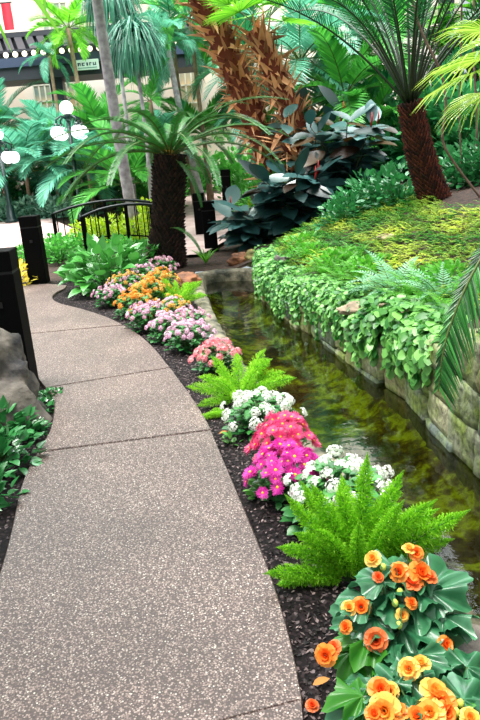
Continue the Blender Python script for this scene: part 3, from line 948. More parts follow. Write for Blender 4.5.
begonia('yellow orange begonia at the path edge corner, largest blooms, lowest in view', bB,
        [(358, 690, 170, 1, 1.0), (398, 690, 80, 2, 1.0), (412, 705, 300, 0, 1.1), (366, 712, 200, 3, 1.0), (345, 700, 190, -1, 1.0), (420, 672, 40, 4, .9), (455, 690, 20, -1, 1.2), (468, 706, 350, 1, .9), (448, 718, 320, 2, .9), (388, 672, 110, 3, .9), (400, 726, 260, 4, 1.1), (350, 726, 220, 0, 1.0), (470, 725, 340, 3, 1.0), (430, 735, 280, 2, 1.0)],
        [(409, 669, 'y', 1.0), (421, 664, 'y', .9), (380, 690, 'o', 1.1), (390, 691, 'y', .8), (385, 710, 'y', 1.4), (398, 712, 'o', .9), (374, 714, 'o', .8), (434, 692, 'y', 1.3), (441, 703, 'o', 1.3), (430, 713, 'y', 1.3), (446, 712, 'o', 1.0), (417, 717, 'o', 1.0), (470, 718, 'y', .9)], YBb,
        buds=[(460, 703), (456, 712)])

# plume ferns
def plume(name, L, R, bend, mat, whorls=60, per=16, seed=0):
    random.seed(seed); mb = MB(); K = 12; pts = []; p = Vector((0, 0, 0))
    for i in range(K + 1):
        a = bend * (i / K) ** 1.3; d = Vector((math.sin(a), 0, math.cos(a))); pts.append(p.copy()); p = p + d * (L / K)
    for i in range(whorls):
        t = .1 + .9 * i / whorls; k = min(int(t * K), K - 1); c = pts[k].lerp(pts[k + 1], t * K - k)
        ax = (pts[k + 1] - pts[k]).normalized(); a0 = ax.orthogonal().normalized(); b0 = ax.cross(a0)
        rr = R * (math.sin(PI * min(1, (t * .82 + .16))) ** .7) * (1 if t < .8 else (1 - t) * 4 + .2)
        for j in range(per):
            q = U(0, 2 * PI); d = a0 * math.cos(q) + b0 * math.sin(q)
            dd = (d + ax * U(.5, .9)).normalized(); ln = rr * U(.75, 1.15)
            ti = RND()
            # a side twig with three needles
            for m in range(3):
                b = c + dd * ln * (.3 + .28 * m); e = (dd + sph() * .7).normalized()
                mb.dia(b, e, d, ln * .42, .0028, min(1, ti * .6 + .13 * m + .15 * RND()), .1)
    lm = mb.mesh(name, M[mat], False)
    mb = MB(); mb.tube(pts, [.004 * (1 - .7 * i / K) for i in range(K + 1)], 5)
    return lm, mb.mesh('stalk', M['stem'])


PL = [plume('plume', .46, .05, .45, 'l_fox', 64, 15, seed=1), plume('plume', .40, .048, .8, 'l_fox', 60, 15, seed=2), plume('plume', .5, .048, .3, 'l_fox', 68, 15, seed=3)]
PL2 = [plume('plume', .40, .05, .6, 'l_fox2', 44, 12, seed=4), plume('plume', .36, .05, 1.0, 'l_fox2', 44, 12, seed=5)]
random.seed(21)


def foxtail(label, loc, spec, kinds, s=1.0):
    r = thing('foxtail_fern', label, 'fern', loc, 0, None, s)
    for i, (az, tilt, sc) in enumerate(spec):
        a = math.radians(az); m = kinds[i % len(kinds)]
        q = (Matrix.Rotation(a, 3, 'Z') @ Matrix.Rotation(math.radians(tilt), 3, 'Y')).to_quaternion()
        f = part('plume', m[0], r, (.03 * math.cos(a), .03 * math.sin(a), 0), q, sc); part('stalk', m[1], f)
    return r


fx = G(356, 576); fx.z = -.02
spec = [(185, 66, .8), (172, 44, .85), (160, 28, .9), (140, 14, .95), (100, 6, 1.0), (60, 10, 1.05), (30, 20, 1.05), (10, 34, 1.1), (0, 50, 1.05), (4, 60, .9), (200, 10, .85), (330, 16, .9), (90, 30, .95), (50, 30, 1.0), (130, 30, .9), (350, 26, 1.0), (180, 24, .85), (270, 6, .7), (20, 44, 1.0), (176, 76, .8)]
foxtail('bright green plume fern directly behind the orange begonia', fx, spec, PL, .98)
fx2 = G(240, 398); fx2.z = -.02
spec2 = [(180, 55, 1.0), (165, 35, 1.0), (140, 22, 1.0), (90, 15, 1.1), (40, 25, 1.1), (10, 40, 1.1), (355, 55, 1.1), (220, 20, .9), (300, 25, 1.0), (260, 40, .8), (200, 72, .8), (60, 45, 1.0), (120, 42, .9), (20, 20, 1.1), (330, 45, .9), (0, 10, 1.1)]
foxtail('light green plume fern between coral kalanchoe and white kalanchoe', fx2, spec2, PL2, .95)
fx3 = G(232, 412); fx3.z = -.02
foxtail('low plume fern sprawling over mulch beside the path edge', fx3, [(184, 78, .6), (175, 72, .55), (190, 66, .4), (160, 55, .4)], PL2, .9)

# white kalanchoes, daisies, and the border beyond
k1 = G(340, 516); k1.z = -.03
kalanchoe('white kalanchoe between the magenta daisies and the front plume fern', k1, 'white', 30, .28, .28, 1.0, csize=.95)
k2 = G(262, 424); k2.z = -.03
kalanchoe('white kalanchoe behind the rose pink daisies', k2, 'white', 26, .25, .22, 1.0, csize=1.05)

DA_M = daisy('bloom', 'p_magenta'); DA_R = daisy('bloom', 'p_rose')


def daisies(label, loc, kind, n, R, H, rx=1.0):
    r = thing('daisy_plant', label, 'flowering plant', loc)
    part('foliage', random.choice(KLEAF), r, s=(R / .26, R / .26, H / .29)); part('stem', KSTEM, r, s=(R / .15, R / .15, H / .22))
    for i in range(n):
        q = math.sqrt((i + .5) / n); a = i * 2.39996 + U(-.2, .2)
        p = Vector((R * q * math.cos(a) * rx, R * q * math.sin(a), H * (1.05 - .62 * q ** 2.4) + U(-.03, .025)))
        b = part('bloom', kind[0], r, p, zto(Vector((p.x * 2, p.y * 2 - .06, .25)) + sph() * .2, U(0, 6)), U(.85, 1.3)); part('flower_eye', kind[1], b, s=.75)
    return r


d1 = G(288, 492); d1.z = -.03
d2 = G(285, 468); d2.z = -.03
daisies('magenta daisies in bloom by the path edge before the rose pink ones', d1, DA_M, 62, .2, .25, 1.08)
daisies('rose pink daisies in bloom just behind the magenta ones', d2, DA_R, 66, .19, .31, 1.0)

kalanchoe('coral pink kalanchoe just behind the light green plume fern', G(217, 371, -.03), 'coral', 26, .2, .22, 1.0, csize=1.25)
kalanchoe('pale pink and white kalanchoe beside the coral pink one', G(190, 350, -.03), 'pinkwhite', 30, .23, .24, 1.05, csize=1.0)
kalanchoe('mauve pink kalanchoe spilling over the stream kerb', G(190, 334, -.03), 'mauve', 26, .22, .24, 1.0, col2='pinkwhite')
kalanchoe('pale pink kalanchoe on the path side, third from the coral one', G(169, 340, -.03), 'pinkwhite', 26, .22, .24, 1.0, col2='mauve')
kalanchoe('pink kalanchoe near the bright fern by the kerb', G(172, 324, -.03), 'pinkwhite', 26, .24, .27, 1.0, col2='amber')
kalanchoe('pale mauve kalanchoe before the orange border plants', G(148, 330, -.03), 'mauve', 26, .24, .26, 1.0, col2='pinkwhite')
kalanchoe('orange kalanchoe nearest the path edge', G(137, 316, -.03), 'orange', 28, .26, .25, 1.05, csize=1.1)
kalanchoe('orange and amber kalanchoe in the middle of the border', G(152, 307, -.03), 'orange', 28, .27, .3, 1.05, csize=1.1, col2='amber')
kalanchoe('amber kalanchoe before the russet rock', G(161, 295, -.03), 'amber', 26, .27, .3, 1.05, csize=1.1, col2='orange')
kalanchoe('small pink kalanchoe under the broad leaved shrub', G(112, 306, -.03), 'pinkwhite', 24, .24, .24, 1.0, col2='mauve')
kalanchoe('mauve kalanchoe between broad leaved shrub and orange ones', G(128, 298, -.03), 'mauve', 26, .26, .3, 1.05, col2='amber')
kalanchoe('pink kalanchoe before the cycad trunk', G(145, 292, -.03), 'pinkwhite', 26, .26, .34, 1.05, col2='mauve')
kalanchoe('mauve kalanchoe beside the cycad trunk and the russet rock', G(163, 284, -.03), 'mauve', 24, .26, .34, 1.05)
fx4 = G(179, 304); fx4.z = -.02
foxtail('small bright plume fern on the kerb behind pink kalanchoe', fx4, [(170, 40, .9), (60, 20, .95), (20, 35, 1.0), (350, 50, 1.0), (100, 25, .9), (230, 25, .8), (300, 35, .85), (0, 15, 1.0), (140, 20, 1.0)], PL2, 1.0)


# rocks
def rock_mesh(name, sx, sy, sz, mat, seed, rough=.3):
    mb = MB()
    fn = lambda d: 1 + rough * noise.noise(d * 1.3 + Vector((seed, 0, 0))) + .12 * noise.noise(d * 4 + Vector((0, seed, 0))) - .1 * abs(noise.noise(d * 2.2 + Vector((seed, 4, 0))))
    mb.ball((0, 0, 0), 1, 44, 28, .5, 1, lambda d: fn(d) * (1 + .1 * (abs(noise.noise(d * 3.1 + Vector((seed, 7, 1)))) - .2) + .05 * noise.noise(d * 9 + Vector((2, seed, 0)))))
    mb.v = [(x * sx, y * sy, z * sz) for x, y, z in mb.v]
    return mb.mesh(name, M[mat])


single('boulder', rock_mesh('boulder', .38, .36, .42, 'rock', 3, .8), 'grey craggy boulder at the foot of the near black bollard', 'rock', (-1.80, 4.6, .1))
p = G(186, 286)
single('rock', rock_mesh('rock', .2, .17, .13, 'redrock', 8), 'russet brown rock between the border flowers and the stream kerb', 'rock', (p.x, p.y, .05))
for (px, py, z, sx, sz, mat, lab, sd) in ((240, 270, .12, .17, .12, 'redrock', 'russet rock on the rim at the stream head', 5), (257, 273, .1, .22, .14, 'yellowrock', 'ochre mossy rock on the rim at the stream head', 6)):
    p = P(px, py, 10.75); single('rock', rock_mesh('rock', sx, sx * .8, sz, mat, sd), lab, 'rock', (p.x, 10.75, .04))
for (px, py, sx, sy, sz, mat, lab, sd) in ((372, 316, .3, .14, .06, 'tanrock', 'long flat tan slab rock on the planted bank edge', 9), (378, 326, .1, .09, .06, 'tanrock', 'small tan rock under the flat slab rock', 10), (283, 270, .16, .12, .13, 'rock', 'grey rock at the head of the bank', 12), (310, 285, .17, .12, .1, 'rock', 'rounded grey rock among trailing leaves', 14), (412, 330, .14, .1, .08, 'tanrock', 'tan rock among the leaves near the stone wall', 15), (388, 240, .13, .09, .05, 'tanrock', 'pale pinkish stone on the bare soil', 16)):
    p = B(px, py); single('rock', rock_mesh('rock', sx, sy, sz, mat, sd), lab, 'rock', (p.x, p.y, p.z + sz * .4 + (.05 if mat == 'tanrock' and py > 300 else 0)), -.3)
p = G(478, 672, -.05); single('rock', rock_mesh('rock', .16, .2, .1, 'rock', 18), 'grey wet stone on the kerb behind the begonia', 'rock', (p.x, p.y, -.06))

# bits lying on the mulch
p = G(312, 703); r = part('fallen_bloom', BEG_B['r'], None, (p.x, p.y, -.01), zto((.1, -.3, 1)), .6); r['label'] = 'fallen orange red bloom lying on the dark mulch'; r['category'] = 'flower'
for (px, py, lab) in ((313, 682, 'dry brown leaf lying near the fallen bloom'), (219, 432, 'dry orange leaf on the mulch by the path joint')):
    mb = MB(); mb.blade((0, 0, 0), Vector((1, .3, .1)), UP, .06, .016, OVAL, 0, .4, .7); p = G(px, py)
    single('fallen_leaf', mb.mesh('fallen_leaf', M['l_dead']), lab, 'leaf', (p.x, p.y, -.012))
SPR = (shrub_mesh('foliage', .05, .07, 14, .05, .018, 'l_trail', OVAL), stems_mesh('stem', .04, .06, 4, r=.002))
for (px, py, lab) in ((258, 492, 'green seedling on mulch beside the magenta daisies'), (232, 440, 'tiny seedling on mulch before the white kalanchoe'), (262, 484, 'seedling tucked under the magenta daisies')):
    p = G(px, py); shrub('seedling', lab, 'plant', (p.x, p.y, -.03), SPR, 1.0)
# chips of bark on the bed
mb = MB()
for i in range(9000):
    y = .9 + 8.5 * RND() ** 1.7; a = interp([(0.3, .06), (2, .1), (2.8, -.0), (3.4, -.13), (4.1, -.25), (4.65, -.38), (5.5, -.63), (6.5, -.97), (8, -1.9), (9.5, -2.4)], y); x = U(a, edgeL(y) - .15)
    if i % 12 == 0: x, y = U(-2.0, -1.15), U(2.6, 5.0)
    if x < -1.0 and y < 5.2 and x > interp([(2.4, -1.09), (3.3, -1.27), (4.2, -1.3), (5.2, -1.62)], y): continue
    d = Vector((U(-1, 1), U(-1, 1), U(-.3, .5))); mb.dia((x, y, -.026), d, UP + sph() * .6, U(.008, .028), U(.003, .008), RND() ** 3.5, .2)
struct('mulch_chips', mb.mesh('mulch_chips', M['chip'], False), 'loose dark bark chips over the flower bed', 'stuff', 'mulch')

# ivy by the boulder
IVY = [(shrub_mesh('foliage', .3, .2, 170, .085, .032, 'l_ivy', HEART), stems_mesh('stem', .25, .16, 12, r=.003)), (shrub_mesh('foliage', .3, .14, 130, .075, .03, 'l_ivy', HEART), stems_mesh('stem', .25, .12, 12, r=.003))]
for (x, y, lab, k, s) in ((-1.66, 4.2, 'leafy ivy at the front of the grey boulder', 0, 1.0), (-1.52, 3.75, 'leafy ivy spreading towards the path edge', 0, .95), (-1.5, 3.25, 'ivy nearest the camera at the path edge', 0, .9), (-1.52, 4.66, 'small bright ground plant between boulder and path', 1, .55), (-1.48, 4.95, 'small ground plant at the foot of the near bollard', 1, .4), (-1.46, 4.2, 'low ivy trailing over mulch by the path bend', 1, .55), (-1.36, 2.72, 'ivy tuft edging the path below the rest', 1, .6)):
    shrub('ivy', lab, 'plant', (x, y, -.03), IVY[k], s)

# ------------------------------------------------------------------ bollards, handrail, lamps
def bollard(label, x, y, h, w=.27, rz=.0):
    z = gz(x, y) - .02 if y > 11 else -.03
    r = thing('bollard', label, 'bollard', (x, y, z), rz)
    mb = MB(); mb.box((-w / 2, -w / 2, .0), (w / 2, w / 2, h - .17), bev=.006); part('post', mb.mesh('post', M['black'], False), r)
    mb = MB(); mb.box((-w / 2 + .004, -w / 2 + .004, h - .2), (w / 2 - .004, w / 2 - .004, h - .1)); part('lens_band', mb.mesh('lens_band', M['blackd'], False), r)
    mb = MB(); mb.box((-w / 2, -w / 2, h - .155), (w / 2, w / 2, h), bev=.006); part('cap', mb.mesh('cap', M['black'], False), r)
    mb = MB(); mb.box((-.02, -w / 2 - .008, h * .62), (.02, -w / 2 + .002, h * .66)); part('socket_plate', mb.mesh('socket_plate', M['blackd'], False), r)
    return r


bollard('nearest black square bollard beside the grey boulder', -1.80, 5.22, 1.12, .27, .08)
bollard('black square bollard at the far path edge by yellow flowers', -3.0, 10.45, 1.03, .27, .05)
for (px, top, Y, lab, w) in ((207.5, 201, 12.6, 'black bollard close to the stream head, nearest of three beyond cycad', .24), (198, 193, 14.6, 'black bollard standing between two others beyond the cycad trunk', .24), (225, 169.5, 17.6, 'farthest black bollard out on the pale walkway', .24)):
    p = P(px, top, Y); z = gz(p.x, Y); bollard(lab, p.x, Y, max(.7, p.z - z + .02), w)

# handrails of the little arched crossing
def handrail(label, pts_px, Y, drop, mids=1):
    base = P(pts_px[0][0], pts_px[0][1], Y); zg = -.03
    r = thing('handrail', label, 'railing', (base.x, Y, zg))
    line = [P(a, b, Y) - Vector((base.x, Y, zg)) for a, b in pts_px]
    line = chaikin(line, 2)
    mb = MB(); mb.tube(line, .028, 8); part('top_rail', mb.mesh('top_rail', M['rail']), r)
    low = [p - Vector((0, 0, drop * .8)) for p in line]
    mb = MB(); mb.tube(low, .016, 6); part('lower_rail', mb.mesh('lower_rail', M['black']), r)
    n = len(line)
    for k in range(13):
        t = k / 12 * (n - 1); i = min(int(t), n - 2); p = line[i].lerp(line[i + 1], t - i)
        big = k % 6 == 0
        mb = MB()
        if big: mb.box((p.x - .03, p.y - .03, -.05), (p.x + .03, p.y + .03, p.z)); part('post', mb.mesh('post', M['black'], False), r)
        else: mb.tube([(p.x, p.y, p.z - drop * .8), (p.x, p.y, p.z)], .011, 6); part('baluster', mb.mesh('baluster', M['black']), r)
    return r


handrail('nearer dark arched handrail among shrubs left of the cycad', [(82, 217), (100, 209), (125, 204), (152, 204), (170, 210)], 12.6, .85)
handrail('farther dark arched handrail among shrubs left of the cycad', [(53, 214), (75, 206), (105, 200.5), (130, 200), (150, 202)], 13.6, .85)


def lamp(label, px, ptop, base_xy, Y, gs=1.0):
    x = base_xy; z = gz(x, Y)
    tp = P(px, ptop, Y); H = tp.z - z
    r = thing('street_lamp', label, 'lamp', (x, Y, z))
    mb = MB(); mb.tube([(0, 0, 0), (0, 0, .12), (0, 0, .14), (0, 0, .5), (0, 0, .55), (0, 0, H - .25)], [.19, .19, .13, .1, .06, .05], 12); part('post', mb.mesh('post', M['lampmetal']), r)
    g = MB(); g.ball((0, 0, 0), .17 * gs, 16, 10); gm = g.mesh('globe', M['globe'])
    part('globe', gm, r, (0, 0, H))
    mb = MB(); mb.tube([(0, 0, H - .34), (0, 0, H - .12)], [.06, .1], 10)
    for k in range(4):
        a = PI / 4 + k * PI / 2; c, s = math.cos(a), math.sin(a)
        mb.tube([(0, 0, H - .3), (.2 * c, .2 * s, H - .2), (.36 * c, .36 * s, H - .28), (.38 * c, .38 * s, H - .42)], .028, 7)
        mb.tube([(.38 * c, .38 * s, H - .48), (.38 * c, .38 * s, H - .38)], [.09, .05], 10)
        part('globe', gm, r, (.38 * c, .38 * s, H - .62))
    part('arm', mb.mesh('arm', M['lampmetal']), r)
    return r


pp = P(64, 105, 19.0); lamp('globe lamp post standing among the bluish palms', 65, 108, pp.x + .05, 19.0, 1.05)
pp = P(0, 134, 20.6); lamp('globe lamp post at the edge of the pale court', 2, 134, P(12, 222, 19.7).x, 19.7, 1.0)

# ------------------------------------------------------------------ broad-leaved and rubber shrubs
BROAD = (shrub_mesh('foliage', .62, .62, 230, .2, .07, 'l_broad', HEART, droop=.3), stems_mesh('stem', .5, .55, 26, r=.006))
p = G(112, 292); shrub('broad_leaved_shrub', 'broad leaved green shrub at the path bend before the handrails', 'shrub', (p.x - .1, p.y + .35, -.03), BROAD, 1.0)
p = G(85, 280); shrub('broad_leaved_shrub', 'small broad leaved shrub beside the far path corner', 'shrub', (p.x, p.y + .3, -.03), BROAD, .6)
p = G(140, 272); shrub('broad_leaved_shrub', 'broad leaved shrub touching the cycad trunk', 'shrub', (p.x, p.y + .2, -.03), BROAD, .7)
YFL = (shrub_mesh('foliage', .22, .22, 160, .07, .022, 'l_yf', OVAL), stems_mesh('stem', .18, .2, 10, r=.004))
p = G(20, 285); shrub('yellow_flowers', 'low yellow flowering plant beside the second black bollard', 'flowering plant', (p.x - .1, p.y + .1, -.03), YFL, 1.6)
p = G(60, 262); shrub('yellow_flowers', 'leafy shrub with yellowish tips behind the second bollard', 'shrub', (p.x, p.y, 0), (shrub_mesh('foliage', .4, .5, 260, .1, .035, 'l_mid', OVAL), stems_mesh('stem', .3, .4, 12)), 1.0).name = 'leafy_shrub'


def rubber_plant(label, loc, n, H, R, seed, burg=.06, rz=0.0):
    random.seed(seed)
    r = thing('rubber_plant', label, 'shrub', loc, rz)
    lv = MB(); bl = MB(); st = MB(); sh = []
    nst = 7
    for s in range(nst):
        a = 2 * PI * s / nst + U(-.3, .3); q = R * U(.25, .8); h = H * U(.6, 1)
        top = Vector((q * math.cos(a), q * math.sin(a), h))
        pts = curve_pts((U(-.1, .1), U(-.1, .1), -.05), top, (0, 0, .1), 6); st.tube(pts, [.022, .02, .018, .016, .012, .008], 6)
        m = n // nst
        for i in range(m):
            t = .12 + .88 * i / (m - 1); k = min(int(t * 5), 4); b = pts[k].lerp(pts[k + 1], t * 5 - k)
            az = i * 2.39996 + s; el = U(-.35, .3) if i < m - 1 else U(.5, 1.0)
            d = Vector((math.cos(az) * math.cos(el), math.sin(az) * math.cos(el), math.sin(el)))
            c = b + d * .07; st.tube([b, c], .006, 5)
            L = U(.4, .62); tgt = bl if RND() < burg else lv
            tgt.blade(c, d, (UP + Vector((0, -.35, 0)) + sph() * .35).normalized(), L, L * U(.2, .27), [(0, .2), (.15, .65), (.4, 1), (.65, .92), (.85, .5), (1, 0)], .14, .16, RND())
        if s % 3 == 0:
            sh.append(MB()); sh[-1].tube([top, top + Vector((.02, -.02, .1)), top + Vector((.02, -.02, .22))], [.012, .016, .002], 7)
    part('foliage', lv.mesh('foliage', M['l_rubber']), r)
    if bl.v: part('young_foliage', bl.mesh('young_foliage', M['l_burg']), r, label='burgundy brown leaves')
    part('stem', st.mesh('stem', M['rachis_dark']), r)
    for q in sh: part('leaf_sheath', q.mesh('leaf_sheath', M['redsheath']), r, label='red pointed leaf sheath')
    return r


for (px, Y, H, R, n, lab, sd) in ((252, 12.3, .8, .75, 112, 'low dark rubber plant reaching towards the bollards at the stream head', 31), (298, 11.8, 1.15, .95, 154, 'dark rubber plant behind the head of the bank, middle of the row', 32), (350, 12.2, 1.35, .85, 140, 'dark rubber plant nearest the right cycad trunk', 33), (318, 13.0, 1.75, .9, 126, 'rear dark rubber plant rising above the others', 34)):
    q = P(px, 200, Y); rubber_plant(lab, (q.x, Y, gz(q.x, Y)), n, H, R, sd)
random.seed(5)

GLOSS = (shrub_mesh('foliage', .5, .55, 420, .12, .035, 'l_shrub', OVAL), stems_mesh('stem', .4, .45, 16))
for (px, py, s, lab) in ((368, 212, 1.0, 'glossy dark green shrub next to the rubber plants on the slope'), (396, 207, 1.0, 'glossy dark green shrub before the right cycad trunk'), (345, 225, .8, 'low glossy shrub above the groundcover slope'), (462, 186, 1.0, 'glossy shrub behind the bare soil at the slope crest'), (485, 182, 1.1, 'glossy shrub at the far right of the crest')):
    p = B(px, py); shrub('glossy_shrub', lab, 'shrub', (p.x, p.y, p.z - .05), GLOSS, s)

# ------------------------------------------------------------------ bank planting
def on_slope(u, y): return on(edgeR(y) + u, y)
# groundcover: a mat of sprigs nobody could count
mb = MB()
for i in range(17000):
    y = U(1.8, 10.8); u = U(.28, 3.3); x = edgeR(y) + u
    # the soil stays bare round the cycad and along the crest
    if u > 1.85 + .4 * noise.noise(Vector((y * .8, 0, 2))) + .16 * (max(y, 4) - 6): continue
    if noise.noise(Vector((x * 2.6, y * 2.6, 4))) < -.55: continue
    c = on(x, y); w = noise.noise(Vector((x * .8, y * .8, 7)))
    # long sprigs that lie down the slope; streaks of yellow run across it
    streak = noise.noise(Vector(((x + y * .35) * 4.5, (y - x * .4) * 1.1, 11)))
    base_t = min(1, max(0, .26 + 1.1 * streak + .25 * noise.noise(Vector((x * 9, y * 9, 1)))))
    d = Vector((-.75 + .4 * w + U(-.35, .35), -.5 + U(-.4, .4), U(.1, .7))).normalized()
    sd = d.cross(UP).normalized(); p = c + Vector((0, 0, U(.0, .09))); L = U(.08, .16)
    for k in range(7):
        q = p + d * (L * k / 7); d = (d + Vector((0, 0, -.05))).normalized(); ll = .034 * (1 - k / 9)
        for sg in (-1, 1):
            mb.dia(q, sd * sg + d * .7 + Vector((0, 0, U(-.1, .3))), UP + sph() * .3, ll, .0075, min(1, max(0, base_t + U(-.22, .22))), .1)
struct('groundcover_foliage', mb.mesh('groundcover_foliage', M['l_moss'], False), 'yellow green mossy groundcover over the slope', 'stuff', 'groundcover')

FERN = [frond_mesh('frond', .44, 1.05, 17, .09, .0085, 78, .05, .05, 'l_fern', .004, .1, 1.2, 'fern') for _ in range(2)]
FERNS = [frond_mesh('frond', .44, 1.1, 16, .11, .0085, 78, .05, .05, 'l_silver', .004, .1, 1.2, 'fern') for _ in range(2)]


def fern(label, loc, meshes, n, s=1.0, a0=0.0):
    r = thing('fern', label, 'fern', loc, 0, None, s)
    add_fronds(r, meshes, crown(n, .25, 1.25, .75, 1.15, a0))
    return r


for (px, py, k, s, n, lab) in ((318, 284, 0, .95, 16, 'upright bright fern at the head of the bank'), (334, 290, 0, .9, 14, 'bright fern above the trailing leaves'), (352, 292, 0, .85, 14, 'bright fern next to the silvery fern'), (383, 300, 1, 1.1, 15, 'pale silvery fern on the bank above the slab rock'), (362, 302, 1, .7, 12, 'small silvery fern left of the slab rock'),
                               (405, 306, 0, .9, 14, 'green fern between the two silvery ferns'), (430, 310, 1, 1.0, 14, 'pale silvery fern nearest the overhanging frond'), (394, 318, 0, .75, 13, 'low green fern behind the slab rock'), (420, 322, 0, .8, 13, 'green fern above the stone wall leaves'), (300, 290, 0, .7, 12, 'small bright fern at the stream end of the bank'), (440, 330, 0, .8, 12, 'green fern under the overhanging frond'), (345, 270, 0, .75, 12, 'fern below the glossy shrubs'), (300, 268, 0, .7, 12, 'fern in front of the dark rubber plants')):
    p = B(px, py); fern(lab, (p.x + .1, p.y, gz(p.x + .1, p.y) + .03), FERN if k == 0 else FERNS, n + 6, s * .95, px)

# trailing leafy plants hanging over the wall
def trail_mesh(name, n, L, W, run=.5, over=.1):
    mb = MB(); st = MB()
    for s in range(n):
        p = Vector((U(.0, .27), U(-run, run), 0)); p.z = .03 + .56 * p.x + U(0, .04); d = Vector((-1, U(-.7, .7), U(.1, .6))).normalized(); pts = [p.copy()]
        m = random.randint(5, 10)
        for i in range(m):
            p = p + d * .05; d = (d + Vector((0, U(-.2, .2), -.1 if p.x > -.06 else -.32))).normalized()
            if p.x < -over: d.x *= .4; d.normalize()
            if p.x > -.04: p.z = max(p.z, .02 + .56 * max(0, p.x) + U(0, .03))
            pts.append(p.copy())
            for sg in (-1, 1):
                e = Vector((d.y * sg, -d.x * sg, 0)) + d * .6 + Vector((U(-.3, .1), U(-.5, .2), U(-.3, .35)))
                mb.blade(p + Vector((0, 0, .01)), e, (UP + Vector((-.2, -.25, 0)) + sph() * .55), L * U(.6, 1.2), W * U(.7, 1.2), OVAL, .15, .12, RND() ** 1.3)
        st.tube(pts, .003, 4)
    return mb.mesh(name, M['l_trail']), st.mesh('stem', M['stem'])


TR = [trail_mesh('foliage', 70, .062, .023) for _ in range(3)]
TRB = [trail_mesh('foliage', 56, .085, .034, .45, .14), trail_mesh('foliage', 56, .09, .036, .4, .16)]
for (y, kind, s, lab) in ((9.7, TR[0], 1.0, 'leafy trailer over the wall at the stream head'), (8.9, TR[1], 1.05, 'leafy trailer below the small grey rock'), (8.1, TR[2], 1.0, 'leafy trailer halfway along the planted wall'), (7.3, TR[1], 1.0, 'leafy trailer below the tall bright ferns'), (6.5, TR[0], 1.0, 'leafy trailer just beyond the flat slab rock'), (5.8, TR[2], 1.0, 'leafy trailer directly below the flat slab rock'), (5.15, TRB[0], 1.0, 'large leaved trailer below the tan rock'), (4.6, TRB[1], 1.0, 'large leaved trailer next to the bare stone wall')):
    r = thing('trailing_plant', lab, 'plant', (edgeR(y) + .1, y, wall_top(y) + .0), math.atan((edgeR(y - .4) - edgeR(y + .4)) / .8), None, s)
    part('foliage', kind[0], r); part('stem', kind[1], r)
CRP = (shrub_mesh('foliage', .38, .14, 260, .06, .02, 'l_fern', OVAL), stems_mesh('stem', .3, .12, 12, r=.003))
for (y, u, lab) in ((9.3, .5, 'low leafy creeper behind the trailers at the stream head'), (8.4, .45, 'low leafy creeper behind the halfway trailer'), (7.5, .5, 'low leafy creeper at the foot of the bright ferns'), (6.7, .45, 'low leafy creeper beyond the slab rock'), (5.3, .55, 'low leafy creeper behind the large leaved trailers'), (4.6, .5, 'low leafy creeper above the bare stone wall')):
    c = on_slope(u + .1, y, ); c.z += .03; shrub('creeper', lab, 'plant', c, CRP, 1.0)

# ------------------------------------------------------------------ cycads and palms
CYC = [frond_mesh('frond', 2.2, 1.45, 96, .15, .0105, 70, .2, .1, 'l_cyc', .018, .07, 1.15, 'cyc'), frond_mesh('frond', 2.2, 1.2, 96, .15, .0105, 70, .22, .1, 'l_cyc', .018, .07, 1.1, 'cyc')]
p = G(166, 266)
r = thing('cycad', 'cycad with thick dark scaly trunk and arching fronds by the stream head', 'palm', (p.x, p.y, -.05))
ctop = P(170, 155, p.y) - p
part('trunk', scaly_trunk('trunk', curve_pts((0, 0, 0), (ctop.x, 0, ctop.z + .05), (0, 0, 0), 7), [.33, .30, .265, .25, .255, .26, .24], .24, 'cycbark', 34, 22, .07), r)
add_fronds(r, CYC, [(i * 2.39996 + .3, 1.15 - .85 * (i / 25) ** .7 + U(-.06, .06), U(.88, 1.02) * (.75 if i < 5 else 1)) for i in range(26)], Vector((ctop.x, 0, ctop.z + .05)))
mb = MB()
for k in range(14):
    a = k * 2.4; mb.blade((ctop.x + .05 * math.cos(a), .05 * math.sin(a), ctop.z), Vector((math.cos(a) * .5, math.sin(a) * .5, 1)), UP, .25, .02, LANCE, 0, .3, RND())
part('new_growth', mb.mesh('new_growth', M['l_dead']), r, label='tan woolly new growth')
for (px, py, Yq, az, el, sc) in ((170, 228, p.y - .25, -.9, .1, .38), (176, 160, p.y - .25, -1.0, -.35, .42), (158, 250, p.y - .3, -2.2, .2, .3)):
    q = P(px, py, Yq) - Vector((p.x, p.y, -.05)); f = part('frond', CYC[0][0], r, q, quat(az, el, .2), sc); part('stalk', CYC[0][1], f)

CYD = [frond_mesh('frond', 2.4, .75, 46, .27, .0085, 58, .25, .14, 'l_cycdark', .018, .36, 1.6, 'cyc', 'rachis_dark'), frond_mesh('frond', 2.6, 1.05, 46, .27, .0085, 58, .25, .14, 'l_cycdark', .018, .40, 1.6, 'cyc', 'rachis_dark')]
pb = B(438, 200)
r = thing('cycad', 'cycad with reddish dark trunk on the slope and steep upright fronds', 'palm', (pb.x, pb.y, pb.z - .1))
rt = P(410, 103, pb.y) - Vector((pb.x, pb.y, pb.z - .1))
part('trunk', scaly_trunk('trunk', curve_pts((0, 0, 0), (rt.x, 0, rt.z), (-.04, 0, 0), 8), .20, .145, 'cycbark_red', 40, 20, .05), r)
add_fronds(r, CYD, [(i * 2.39996 + .5, 1.5 - .7 * (i / 25) + U(-.06, .06), U(.9, 1.15)) for i in range(26)], Vector((rt.x, 0, rt.z)))

